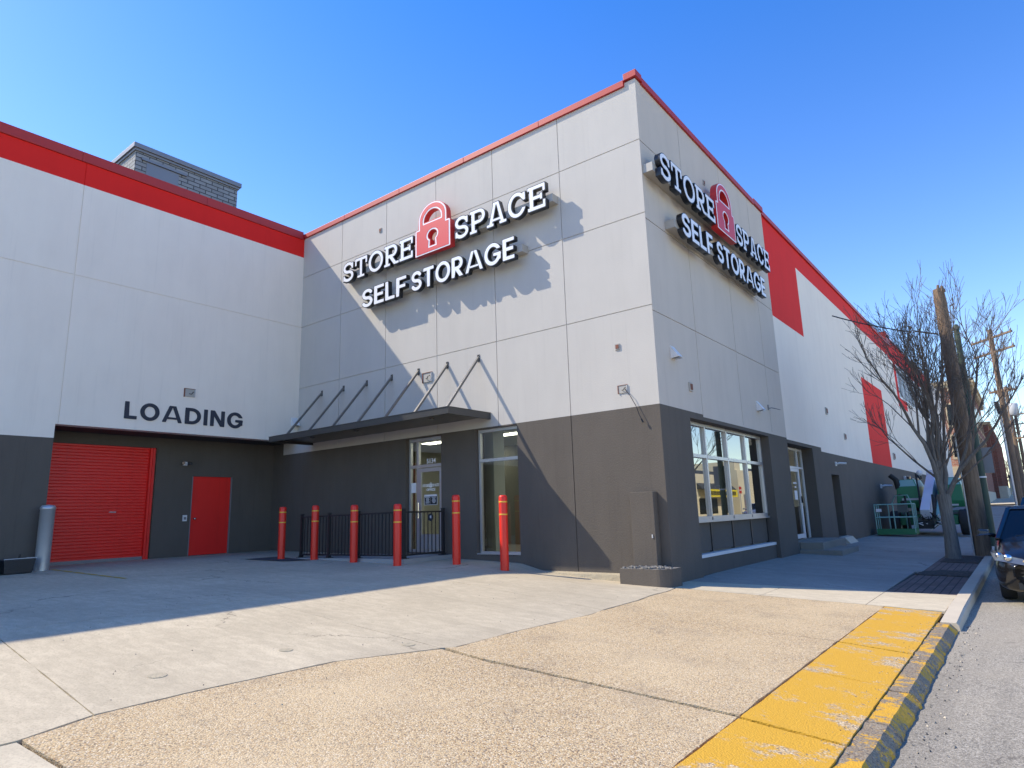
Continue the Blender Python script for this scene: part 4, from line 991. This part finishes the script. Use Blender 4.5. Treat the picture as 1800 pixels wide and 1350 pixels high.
# fire extinguisher inside the bay window
o = empty('fire_extinguisher', (-.42, 5.55, 1.05), label='red fire extinguisher behind the bay window, right end', cat='fire extinguisher')
mb = MB(); mb.lathe([(.07, 0), (.075, .03), (.075, .34), (.05, .40), (.02, .42)], (0, 0, 0), 'ext_red', 16); mb.build('cylinder', o); mb = MB(); mb.tube([(0, 0, .42), (0, .02, .47), (.0, .1, .46)], .015, 'letter_black'); mb.tube([(0, -.02, .44), (0, -.1, .35), (0, -.09, .15)], .01, 'letter_black'); mb.build('valve', o)
mb = MB(); mb.box(-.6, -.31, 1.37, 6.38, .9, 1.04, 'interior_wall'); mb.build('window_shelf', bld)

exec_parts = True
# ---------------------------------------------------------------- bare trees
def bare_tree(name, base, h, trunk_r, fork, spread, nmain, seed, twig='twig', depth=5, bark='bark', fine=.0045, lean=(0, 0)):
    rnd = random.Random(seed); o = empty(name, base); tr = MB(); cr = MB()
    top = Vector((lean[0]*fork, lean[1]*fork, fork)); tr.tube([(0, 0, -.1), (0, 0, .08), top*.3+Vector((.01, 0, 0)), top*.7, top], [trunk_r*1.45, trunk_r*1.12, trunk_r*.98, trunk_r*.9, trunk_r*1.02], bark, 14)
    def grow(p, d, L, r, lv, mb):
        n_ = 4 if lv < 3 else 3; pts = [p.copy()]; dd = d.copy(); q = p.copy(); rr = [r]
        for k in range(n_):
            dd = (dd+Vector((rnd.gauss(0, .115), rnd.gauss(0, .115), rnd.gauss(.035, .06)))).normalized(); q = q+dd*L/n_; pts.append(q.copy()); rr.append(max(fine, r*(1-.42*(k+1)/n_)))
        mb.tube(pts, rr, bark if lv < 1 else twig, 8 if lv < 1 else 5 if lv < 2 else 3, cap=False)
        if lv >= depth: return
        nb = (3, 3, 3, 3, 3, 3)[lv] 
        for k in range(nb):
            t_ = rnd.uniform(.25, 1.0) if k else 1.0; i = min(n_-1, int(t_*n_)); s_ = pts[i].lerp(pts[i+1], t_*n_-i) if t_ < 1 else pts[-1]
            a = rnd.uniform(0, 6.28); u = dd.orthogonal().normalized(); v = dd.cross(u); ang = rnd.uniform(.2, .62) if k else rnd.uniform(.05, .2)
            nd = (dd*math.cos(ang)+(u*math.cos(a)+v*math.sin(a))*math.sin(ang)+Vector((0, 0, .10))).normalized()
            grow(s_, nd, L*rnd.uniform(.52, .78), max(fine, r*.58*(1.1 if k == 0 else .85)), lv+1, mb)
    for k in range(nmain):
        a = 2*math.pi*k/nmain+rnd.uniform(-.3, .3); ang = rnd.uniform(.15, 1.0)*spread
        d = Vector((math.cos(a)*math.sin(ang), math.sin(a)*math.sin(ang), math.cos(ang))); p0 = top-Vector((0, 0, rnd.uniform(0, fork*.18)))
        grow(p0+Vector((d.x, d.y, 0))*trunk_r*.4, d, (h-fork)*rnd.uniform(.36, .46), trunk_r*rnd.uniform(.27, .42), 0, cr)
    tr.build('trunk', o); cr.build('crown', o); return o
t_ = bare_tree('bare_tree', (3.38, 9.15, H(3.38, 9.15)), 6.5, .155, 1.6, .38, 11, 33, depth=5)
tag(t_, 'leafless street tree with many upswept branches in the brick strip by the kerb', 'tree')
for k, (x, y, s_, sd_) in enumerate([(5.5, 150, 9, 3), (9, 170, 11, 8), (14, 160, 10, 11), (1.0, 185, 10, 14)]):
    t_ = bare_tree('bare_tree', (x, y, HR(x, y)), s_, .2, 1.5, 1.0, 8, sd_, 'far_twig', depth=3, fine=.03)
    tag(t_, 'distant brown leafless tree at the end of the street', 'tree', 'far trees down the street')

# ---------------------------------------------------------------- poles
def wires(mb, a, b_, sag, r, m_='letter_black'):
    a, b_ = Vector(a), Vector(b_); mb.tube([a.lerp(b_, t/10)-Vector((0, 0, sag*4*(t/10)*(1-t/10))) for t in range(11)], r, m_, 4, cap=False)
p1 = empty('utility_pole', (3.93, 10.75, H(3.93, 10.75)), label='thick wooden pole nearest the tree, sunlit brown upper end with broken top', cat='utility pole', group='wooden utility poles')
mb = MB(); mb.tube([(0, 0, -.2), (0, 0, 2), (.0, 0, 5), (-.02, 0, 7.2), (-.02, 0, 7.45)], [.20, .19, .172, .15, .13], 'pole_wood', 16)
for a in range(7): q = Vector((.10*math.cos(a*.9), .10*math.sin(a*.9), 7.35)); mb.tube([q, q+Vector((.01, 0, .10+.035*(a*7 % 4)))], [.06, .03], 'pole_wood', 5)
mb.build('shaft', p1)
mb = MB(); mb.tube([(-.2, 0, 6.15), (-.75, 0, 6.35)], [.02, .025], 'pole_wood', 6); mb.lathe([(.03, 0), (.05, .05), (.02, .1)], (-.85, 0, 6.42), 'pole_wood', 8); mb.tube([(.18, 0, 6.9), (.3, 0, 6.95)], .02, 'pole_wood', 6); mb.build('side_arm', p1)
mb = MB(); mb.tube([(-.20, -.10, 0), (-.195, -.10, 3.3)], .022, 'galv', 8); mb.build('conduit', p1)
p2 = empty('green_pole', (4.0, 15.0, H(4, 15)), label='round green metal pole with the back of a grey sign on it', cat='pole')
mb = MB(); mb.tube([(0, 0, -.1), (0, 0, 3), (0, 0, 7.1)], [.115, .105, .085], 'green_pole', 16); mb.lathe([(.13, 0), (.13, .05)], (0, 0, 2.15), 'alu_white', 16); mb.lathe([(.10, 0), (.11, .1), (.05, .2)], (0, 0, 7.1), 'green_pole', 12); mb.build('shaft', p2)
mb = MB(); mb.box(-.25, .36, .12, .14, 2.3, 3.12, 'grey_sign'); mb.build('sign_plate', p2)
def upole(x, y, h, label, arms, can=False, rz=R(-50)):
    o = empty('utility_pole', (x, y, HR(x, y)), label=label, cat='utility pole', group='wooden utility poles')
    mb = MB(); mb.tube([(0, 0, -.2), (0, 0, h*.5), (0, 0, h)], [.19, .17, .14], 'pole_wood', 12); mb.build('shaft', o)
    d = Vector((math.cos(rz), math.sin(rz), 0))
    for z, L in arms:
        mb = MB(); mb.beam(Vector((0, 0, z))-d*L, Vector((0, 0, z))+d*L, .12, .12, 'pole_wood')
        for q in (-.95, -.5, .55, .95): mb.lathe([(.03, 0), (.06, .06), (.05, .13), (.02, .2)], Vector((0, 0, z+.05))+d*L*q, 'grey_sign', 8)
        for q in (-1, 1): mb.beam(Vector((0, 0, z-.8)), Vector((0, 0, z))+d*q*L*.45, .04, .04, 'pole_wood')
        mb.build('crossarm', o)
    if can: mb = MB(); mb.lathe([(.28, 0), (.34, .04), (.34, .95), (.3, 1.02), (.1, 1.08)], (.30, -.25, h-2.6), 'insulator', 16); mb.build('transformer', o)
    return o
upole(4.72, 40, 12.1, 'tall wooden utility pole with two long crossarms behind the bare tree', [(11.55, 1.7), (10.6, 1.7), (8.1, .9)])
o = empty('riser_pipe', (4.5, 39.75, HR(4, 40)), label='blue grey riser pipe strapped to the tall two-armed utility pole', cat='pipe'); mb = MB(); mb.tube([(0, 0, 0), (0, 0, 6.6)], .07, 'galv', 8); mb.tube([(0, 0, 6.6), (-.1, -.1, 7.4)], .12, 'letter_black', 8); mb.build('pipe', o)
upole(4.98, 60, 10.6, 'wooden utility pole with a white transformer can, beyond the two-armed pole', [(10.2, 1.2), (6.0, 1.0)], True)
upole(5.4, 84, 10.4, 'distant dark utility pole near the right edge with low crossarms', [(9.9, 1.5), (8.8, 1.4)])
upole(5.0, 104, 9.5, 'furthest utility pole down the street, small', [(9.0, 1.2)])
mb = MB(); d = Vector((math.cos(R(-50)), math.sin(R(-50)), 0))
for L in (-1.6, 1.6): wires(mb, Vector((4.72, 40, 11.5))+d*L, Vector((4.98, 60, 11.0))+d*L*.7, .5, .015)
for L in (-1.1, 1.1): wires(mb, Vector((4.98, 60, 10.8))+d*L, Vector((5.4, 84, 11.2))+d*L, .5, .015)
wires(mb, (4.98, 60, 7.8), (5.4, 84, 8.5), .9, .03); wires(mb, (4.72, 40, 8.2), (4.98, 60, 8.5), 1.2, .04); wires(mb, (4.72, 40, 7.9), (4.98, 60, 8.0), 1.8, .02)
wires(mb, (4.72, 40, 7.2), (2.2, 78, 8.5), .5, .02)
tag(mb.build('overhead_wires'), 'thin dark overhead wires strung between the far utility poles', 'wires')
mb = MB(); wires(mb, (3.1, 10.7, 6.15), (1.2, 10.0, 6.9), .05, .018, 'letter_black'); tag(mb.build('loose_cable'), 'short dark cable running up left from the arm of the nearest wooden pole', 'cable')

# ---------------------------------------------------------------- boom lift
LG = (1.75, 20.6, H(1.75, 20.6))
bl = empty('boom_lift', LG, label='green boom lift with grey boom and railed basket parked on the sidewalk', cat='boom lift')
def lw(x, y, nm='wheel'):
    mb = MB(); mb.lathe([(.20, -.17), (.46, -.17), (.50, -.13), (.50, .13), (.46, .17), (.20, .17)], (x, y, .50), 'rubber', 24, 'x'); w_ = mb.build('wheel', bl)
    mb = MB(); mb.lathe([(.24, -.172), (.22, -.12), (.06, -.14)], (x, y, .5), 'lift_teal', 16, 'x'); mb.lathe([(.06, .14), (.22, .12), (.24, .172)], (x, y, .5), 'lift_teal', 16, 'x'); mb.build('rim', w_)
for x in (-1.15, 1.25): lw(x, .2); lw(x, 2.7)
mb = MB(); mb.box(-.95, 1.05, -.1, 3.0, .42, .78, 'lift_green'); mb.box(-.5, .6, -.35, -.1, .45, .75, 'lift_grey'); mb.box(-.97, 1.07, .5, 2.4, .79, .95, 'lift_grey'); mb.lathe([(.5, .95), (.5, 1.1)], (0, 1.4, 0), 'lift_grey', 20); mb.build('chassis', bl, bevel=.03)
for x0, x1, nm in ((-1.05, -.22, 'left'), (.42, 1.32, 'right')):
    mb = MB(); v = [(x0, .5, 1.1), (x1, .5, 1.1), (x1, 3.4, 1.1), (x0, 3.4, 1.1), (x0, .42, 1.35), (x1, .42, 1.35), (x1, 3.5, 1.35), (x0, 3.5, 1.35), (x0+.04, .5, 2.0), (x1-.04, .5, 2.0), (x1-.04, 3.4, 2.0), (x0+.04, 3.4, 2.0)]
    mb.add(v, [(0, 3, 2, 1), (0, 1, 5, 4), (1, 2, 6, 5), (2, 3, 7, 6), (3, 0, 4, 7), (4, 5, 9, 8), (5, 6, 10, 9), (6, 7, 11, 10), (7, 4, 8, 11)], 'lift_green')
    e_ = .15; v = [(x0+.04, .5, 2.0), (x1-.04, .5, 2.0), (x1-.04, 3.4, 2.0), (x0+.04, 3.4, 2.0), (x0+e_, .75, 2.30), (x1-e_, .75, 2.30), (x1-e_, 3.2, 2.30), (x0+e_, 3.2, 2.30)]
    mb.add(v, [(0, 1, 5, 4), (1, 2, 6, 5), (2, 3, 7, 6), (3, 0, 4, 7), (4, 5, 6, 7)], 'lift_teal'); mb.build('engine_cover', bl, bevel=.035)
mb = MB(); mb.box(-.85, .0, .40, .418, 1.42, 1.5, 'light_scuff'); mb.box(.55, 1.1, .398, .415, 1.15, 1.22, 'light_scuff'); mb.build('decal', bl)
mb = MB(); mb.tube([(-.95, .6, 1.9), (-1.0, .55, 2.3), (-1.2, .5, 2.5)], [.11, .11, .10], 'rubber', 12); mb.build('exhaust_hose', bl)
mb = MB(); mb.beam((.15, 2.6, 2.45), (.05, -.9, .85), .34, .40, 'lift_boom'); mb.box(-.02, .32, 2.2, 3.0, 1.1, 2.7, 'lift_boom'); mb.build('boom', bl, bevel=.02)
mb = MB(); mb.beam((.43, 2.0, 2.0), (.43, -.6, .7), .12, .16, 'lift_teal'); mb.tube([(.32, -.3, 1.6), (.36, -.9, .75)], .05, 'rubber'); mb.tube([(-.15, 1.0, 2.3), (-.22, .4, 2.5), (-.2, .3, 1.6), (-.16, -.3, 1.0)], .035, 'rubber'); mb.build('jib_cylinder', bl)
mb = MB(); mb.lathe([(.02, 0), (.12, .03), (.12, .06)], (-.15, 1.0, 2.55), 'alu_white', 12, 'y'); mb.tube([(-.1, 1.05, 2.3), (-.15, 1.05, 2.55)], .02, 'rubber'); mb.build('work_lamp', bl)
rn = random.Random(2); mb = MB()
for k in range(16):
    a = Vector((rn.uniform(-.2, .6), -.9+rn.uniform(-.2, .2), rn.uniform(.45, .8))); mb.tube([a, a+Vector((rn.uniform(-.2, .2), -.15, rn.uniform(-.05, .15))), a+Vector((rn.uniform(-.3, .3), rn.uniform(-.1, .1), rn.uniform(-.2, 0)))], .02, rn.choice(['rubber', 'rubber', 'alu_white']), 5)
mb.lathe([(.07, -.1), (.07, .1)], (.6, -.95, .7), 'light_scuff', 10, 'x'); mb.box(-.3, .3, -1.05, -.8, .3, .6, 'rubber'); mb.build('hose_bundle', bl)
bk = empty('basket', (0, 0, 0)); bk.parent = bl
mb = MB(); mb.box(-1.55, -.25, -1.95, -1.05, .10, .18, 'lift_grey'); mb.box(-1.55, -.25, -1.97, -1.952, .12, .34, 'lift_green'); mb.box(-1.57, -1.551, -1.95, -1.05, .12, .34, 'lift_green'); mb.box(-.249, -.23, -1.95, -1.05, .12, .34, 'lift_green'); mb.build('platform', bk)
mb = MB(); cs = [(-1.55, -1.95), (-.25, -1.95), (-.25, -1.05), (-1.55, -1.05)]
for z in (.78, 1.28): mb.tube([(*c_, z) for c_ in cs+[cs[0]]], .022, 'lift_teal', 6)
for x, y in cs+[(-.9, -1.95), (-1.2, -1.05), (-.6, -1.05), (-.25, -1.5), (-1.55, -1.5)]: mb.tube([(x, y, .18), (x, y, 1.28)], .022, 'lift_teal', 6)
mb.tube([(-.25, -1.95, 1.28), (-.35, -1.9, 1.62), (-.8, -1.8, 1.6), (-.95, -1.7, 1.3)], .02, 'lift_teal', 6)
mb.build('guard_rail', bk)
mb = MB(); mb.box(-.85, -.5, -1.25, -1.06, .95, 1.25, 'lift_grey'); mb.box(-.7, -.55, -1.3, -1.1, 1.26, 1.4, 'rubber'); mb.build('control_box', bk)
mb = MB(); mb.tube([(-.5, -1.1, .3), (-.55, -1.1, 1.6), (-.75, -1.15, 1.65)], .04, 'rubber'); mb.build('hose', bk)
mb = MB(); mb.box(-1.5, -1.3, -1.975, -1.973, 1.0, 1.12, 'paper'); mb.build('notice', bk)

# ---------------------------------------------------------------- cars
def make_car(name, paintm, label, h=1.45, L=4.3, wd=1.78, hood=.0):
    o = empty(name, label=label, cat='car')
    # stations along length (0 = nose), z of belt, roof, half widths
    k = h/1.45
    body = [(0.0, .30, .60, .62, .62), (.05, .17, .70, .76, .74), (.20, .15, .78, .86, .82), (.50, .15, .86, .89, .87), (1.05, .17, .95, .885, .87), (1.35, .17, 1.0, .89, .88), (2.0, .17, 1.0, .89, .88), (2.9, .17, 1.02, .89, .88), (3.6, .18, 1.05, .88, .87), (4.05, .25, 1.03, .84, .82), (4.27, .35, .95, .74, .72), (4.3, .45, .85, .66, .66)]
    mb = MB(); rings = []
    for x, z0, z1, hw, hw2 in body:
        x *= L/4.3; s_ = wd/1.78; z1 *= k; mid = lerp(z0, z1, .62)
        ring = [(-hw*s_*.86, z0), (-hw*s_, z0+.12), (-hw*s_*1.0, mid), (-hw2*s_*.985, lerp(mid, z1, .6)), (-hw2*s_*.90, z1-.015), (-hw2*s_*.55, z1+.035*min(1, x*2)), (0, z1+.05*min(1, x*2))]
        ring += [(-a, b_) for a, b_ in ring[-2::-1]]; rings.append([(a, x, b_) for a, b_ in ring])
    n_ = len(rings[0]); vs = [p for r_ in rings for p in r_]
    fs = [(i*n_+j, i*n_+j+1, (i+1)*n_+j+1, (i+1)*n_+j) for i in range(len(rings)-1) for j in range(n_-1)]+[(i*n_+n_-1, i*n_, (i+1)*n_, (i+1)*n_+n_-1) for i in range(len(rings)-1)]
    fs += [tuple(range(n_)), tuple(range(len(vs)-1, len(vs)-n_-1, -1))]
    mb.add(vs, fs, paintm, True); b_ = mb.build('body', o)
    b_.modifiers.new('s', 'SUBSURF').levels = 1; b_.modifiers['s'].render_levels = 2
    # cabin
    zr = h; s_ = wd/1.78; q = L/4.3
    lo = [(-.80*s_, 1.02*q, .93*k), (.80*s_, 1.02*q, .93*k), (.80*s_, 3.75*q, 1.03*k), (-.80*s_, 3.75*q, 1.03*k)]; hi = [(-.60*s_, 1.85*q, zr-.03), (.60*s_, 1.85*q, zr-.03), (.60*s_, 3.25*q, zr-.03), (-.60*s_, 3.25*q, zr-.03)]
    mb = MB(); G = [lo, hi]
    for a, c_ in ((0, 1), (1, 2), (2, 3), (3, 0)): mb.face([lo[a], lo[c_], hi[c_], hi[a]], 'dark_glass')
    mb.build('glasshouse', o)
    mb = MB(); mb.add([(-.62*s_, 1.80*q, zr-.04), (.62*s_, 1.80*q, zr-.04), (.62*s_, 3.3*q, zr-.04), (-.62*s_, 3.3*q, zr-.04), (-.52*s_, 1.95*q, zr+.01), (.52*s_, 1.95*q, zr+.01), (.52*s_, 3.15*q, zr+.01), (-.52*s_, 3.15*q, zr+.01)], [(0, 1, 5, 4), (1, 2, 6, 5), (2, 3, 7, 6), (3, 0, 4, 7), (4, 5, 6, 7)], paintm)
    for a, c_ in zip(lo, hi): mb.beam(a, c_, .07, .05, paintm)
    for sx in (-1, 1): mb.beam((.70*sx*s_, 2.45*q, 1.0*k), (.60*sx*s_, 2.5*q, zr-.03), .06, .04, paintm)
    mb.build('roof', o, bevel=.01)
    for sx in (-1, 1):
        for y in (.86*q, 3.45*q):
            mb = MB(); mb.lathe([(.20, -.10), (.29, -.10), (.315, -.07), (.315, .07), (.29, .10), (.20, .10)], (sx*.76*s_, y, .315), 'rubber', 24, 'x'); w_ = mb.build('wheel', o)
            mb = MB(); mb.lathe([(.20, .0), (.19, sx*.02), (.05, sx*.03)], (sx*(.76*s_+.085), y, .315), 'grey_sign', 12, 'x'); mb.build('rim', w_)
        mb = MB(); v = [(sx*.50*s_, -.0, .63*k), (sx*.50*s_, .02, .70*k), (sx*.76*s_, .09, .77*k), (sx*.88*s_, .40, .82*k), (sx*.90*s_, .46, .78*k), (sx*.84*s_, .12, .68*k)]
        v = [(a, b2-.02, c_-.02) for a, b2, c_ in v]; vb = [(a*1.0, b2+.16, c_) for a, b2, c_ in v]; mb.add(v+vb, [(0, 1, 2, 3, 4, 5)]+[(i, (i+1) % 6, 6+(i+1) % 6, 6+i) for i in range(6)], 'lamp_clear'); hl = mb.build('headlight', o, bevel=.01)
        mb = MB(); mb.lathe([(.055, 0), (.045, -.02), (.01, -.03)], (sx*.68*s_, .04, .70*k), 'chrome', 12, 'y'); mb.build('bulb', hl); mb = MB(); mb.lathe([(.045, 0), (.035, -.02), (.01, -.03)], (sx*.79*s_, .13, .73*k), 'chrome', 12, 'y'); mb.build('bulb', hl)
        mb = MB(); mb.tube([(sx*.82*s_, 1.25*q, .98*k), (sx*.93*s_, 1.22*q, 1.0*k)], .03, paintm); mb.add([(sx*(.90*s_+a), 1.2*q+b2, 1.03*k+c_) for a, b2, c_ in [(0, -.05, -.03), (.18, -.02, -.05), (.18, .06, -.05), (0, .08, -.03), (0, -.04, .05), (.16, -.01, .07), (.16, .05, .07), (0, .07, .05)]], [(0, 1, 2, 3), (4, 5, 6, 7), (0, 1, 5, 4), (1, 2, 6, 5), (2, 3, 7, 6), (3, 0, 4, 7)], 'letter_black', False); mr = mb.build('mirror', o, bevel=.03)
        mb = MB(); mb.box(sx*.55*s_-.14, sx*.55*s_+.14, 4.2*q, 4.31*q, .75*k, .9*k, 'lamp_red'); mb.build('tail_light', o)
        mb = MB(); mb.beam((sx*.36, -.015, .62*k), (sx*.16, -.03, .36), .03, .04, 'chrome'); mb.beam((sx*.36, -.015, .62*k), (sx*.50*s_, .0, .66*k), .03, .03, 'chrome'); mb.build('grille_trim', o)
        mb = MB(); mb.box(sx*.60-.1, sx*.60+.1, .04, .10, .33, .40, 'letter_black'); mb.lathe([(.05, 0), (.05, -.02)], (sx*.62, .05, .37), 'lamp_clear', 12, 'y'); mb.build('fog_lamp', o)
    mb = MB(); mb.box(-.34, .34, -.005, .05, .40, .60, 'letter_black'); mb.box(-.60, .60, .0, .06, .24, .34, 'letter_black'); mb.build('grille', o)
    mb = MB(); mb.tube([(-.55, 1.12*q, .985*k), (-.05, 1.16*q, 1.01*k)], .012, 'letter_black', 5); mb.tube([(.05, 1.12*q, .985*k), (.55, 1.16*q, 1.01*k)], .012, 'letter_black', 5); mb.build('wiper', o)
    return o
def put(o, x, y, rz=0): o.location = (x, y, HR(x, y)+.002); o.rotation_euler = (0, 0, rz)
o = make_car('black_car', 'car_black', 'glossy black car parked at the kerb, cut off by the right edge'); put(o, 5.36, 1.80)
o = make_car('parked_suv', 'car_black', 'tall dark parked car directly behind the glossy black one', h=1.62, L=4.6, wd=1.85); put(o, 5.62, 7.6)
o = make_car('parked_van', 'car_white', 'white parked car far down the street with a red tail light', h=1.75, L=4.7, wd=1.85); put(o, 5.15, 66, R(180)); 
for k, (x, y, m_, lb) in enumerate([(12.5, 44, 'car_silver', 'silver car parked across the street, seen mirrored in the bay window'), (12.5, 51, 'car_gold', 'beige car parked across the street, seen mirrored in the bay window'), (12.5, 58, 'car_black', 'dark car parked across the street, seen mirrored in the bay window')]):
    o = make_car('parked_car', m_, lb, h=1.5+.1*k); put(o, x, y)

# ---------------------------------------------------------------- brick building beyond the cross street
bb = empty('brick_building', (1.84, 75, 1.0), label='tall red brick building with pale cornice beyond the cross street', cat='building')
def B(mb, name, par, org): o = mb.build(name, par); o.location = (-org[0], -org[1], -org[2]); return o
og = (1.84, 75, 1.0); X = 1.84
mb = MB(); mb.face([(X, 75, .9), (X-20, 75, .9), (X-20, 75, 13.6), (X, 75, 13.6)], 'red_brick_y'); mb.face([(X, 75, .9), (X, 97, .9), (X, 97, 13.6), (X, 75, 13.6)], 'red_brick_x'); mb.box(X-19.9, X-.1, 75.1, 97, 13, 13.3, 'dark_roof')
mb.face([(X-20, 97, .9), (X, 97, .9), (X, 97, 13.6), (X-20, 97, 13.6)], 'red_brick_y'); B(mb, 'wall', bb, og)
mb = MB(); mb.box(X-20, X+.35, 74.6, 97.2, 13.6, 13.9, 'beige_stone'); mb.box(X-20, X+.5, 74.45, 97.3, 13.9, 14.3, 'beige_stone')
for k in range(20): mb.box(X+.01, X+.35, 75.6+k*1.1, 75.9+k*1.1, 13.1, 13.59, 'beige_stone'); mb.box(X-1-k, X-.7-k, 74.65, 74.99, 13.1, 13.59, 'beige_stone')
B(mb, 'cornice', bb, og)
mb = MB(); mb.box(X-20, X+.06, 74.93, 97, .6, 2.1, 'kerb_stone'); mb.box(X-20, X+.08, 74.9, 97, 4.6, 4.9, 'beige_stone'); mb.box(X-20, X+.1, 74.9, 75.6, 2.2, 4.59, 'beige_stone'); B(mb, 'stone_base', bb, og)
for k in range(5):
    for z in (5.9, 9.4):
        mb = MB(); y = 77+k*4; mb.box(X+.005, X+.05, y-.1, y+1.7, z-.25, z+2.5, 'beige_stone'); mb.box(X+.051, X+.06, y+.05, y+1.55, z, z+2.3, 'dark_glass'); B(mb, 'window', bb, og)
        mb = MB(); x = X-2.4-k*3.6; mb.box(x-.1, x+1.6, 74.95, 74.995, z-.25, z+2.5, 'beige_stone'); mb.box(x+.05, x+1.45, 74.94, 74.949, z, z+2.3, 'dark_glass'); B(mb, 'window', bb, og)
og = (2.3, 100, 1.2); X = 2.3
b2 = empty('brick_building', og, label='lower dark brick building with buttresses behind the tall brick one', cat='building')
mb = MB(); mb.box(X-18, X, 97.4, 140, 1.0, 11.2, 'red_brick_x'); 
for k in range(9): mb.box(X+.005, X+.5, 99+k*4.8, 100+k*4.8, 1.0, 10.6, 'red_brick_x')
B(mb, 'wall', b2, og)
mb = MB(); mb.box(X-18, X+.3, 97.35, 140.1, 11.2, 11.6, 'beige_stone'); mb.box(X+.01, X+.9, 97.35, 140, 1.0, 2.9, 'kerb_stone'); B(mb, 'trim', b2, og)
for k in range(8): mb = MB(); mb.box(X+.01, X+.05, 101+k*4.8, 102.8+k*4.8, 4, 9, 'dark_glass'); B(mb, 'window', b2, og)
mb = MB(); mb.box(X+.91, X+2.0, 118, 124, 4.4, 4.9, 'dark_roof'); mb.box(X+.91, X+1.9, 118.2, 118.5, 1.5, 4.39, 'kerb_stone'); B(mb, 'porch_roof', b2, og)
mb = MB(); mb.box(4.0, 4.25, 150, 185, 2.0, 4.2, 'car_white'); tag(mb.build('white_fence'), 'low white fence at the far end of the street', 'fence')

# ---------------------------------------------------------------- across the street (mirrored in the bay window)
def shop(x, y0, y1, h, label, sign, dz=.0):
    org = (x, y0, -.15+rise(y0)); o = empty('shop_building', org, label=label, cat='building')
    g = org[2]
    mb = MB(); mb.box(x, x+14, y0, y1, g-.2, g+h, 'cream_wall'); mb.box(x+.2, x+13.8, y0-.0, y0+1.6, g+h, g+h+.9, 'cream_wall'); B(mb, 'wall', o, org)
    mb = MB(); a, b_ = y0+(y1-y0)*.45, y1-.3; v = [(x-.6, a, g+2.9), (x-.6, b_, g+2.9), (x+1.4, b_, g+h+.5), (x+1.4, a, g+h+.5), (x+1.4, a, g+2.9), (x+1.4, b_, g+2.9)]; mb.add(v, [(0, 1, 2, 3), (0, 3, 4), (1, 5, 2), (0, 4, 5, 1)], 'dark_roof'); B(mb, 'mansard_roof', o, org)
    mb = MB(); mb.box(x-.75, x-.6, a+.3, b_-.3, g+2.2, g+2.88, sign)
    rn = random.Random(int(y0)); yy = a+.7
    while yy < b_-.8:
        w_ = rn.uniform(.16, .3); mb.box(x-.77, x-.751, yy, yy+w_, g+2.35, g+2.72, 'letter_black' if sign == 'yellow_sign' else 'letter_white'); yy += w_+.1
    B(mb, 'sign_board', o, org)
    for k in range(3): yy = lerp(a+.3, b_-2, k/2.2); mb = MB(); mb.box(x-.02, x-.005, yy, yy+1.5, g+.7, g+2.1, 'dark_glass'); B(mb, 'window', o, org)
    mb = MB(); mb.box(x-.02, x-.005, y0+1.4, y0+2.4, g, g+2.1, 'steel_door'); B(mb, 'door', o, org)
shop(17.5, 38, 54, 4.3, 'cream shop with dark sloped roof and yellow sign, seen mirrored in the bay window', 'yellow_sign')
shop(17.5, 56, 70, 4.6, 'cream shop with dark sloped roof and dark sign, seen mirrored in the bay window', 'letter_black')
shop(17.5, 16, 36, 4.4, 'long cream shop across the street facing the storage building', 'yellow_sign')
o = empty('no_entry_sign', (14.3, 47, HR(14, 47)+.15), label='red and white road sign on a post across the street', cat='road sign')
mb = MB(); mb.tube([(0, 0, 0), (0, 0, 2.9)], .035, 'galv', 8); mb.build('post', o); mb = MB(); mb.box(-.05, -.036, -.3, .3, 2.2, 2.8, 'lamp_red'); mb.box(-.056, -.051, -.2, .2, 2.45, 2.55, 'white_paint'); mb.build('plate', o)
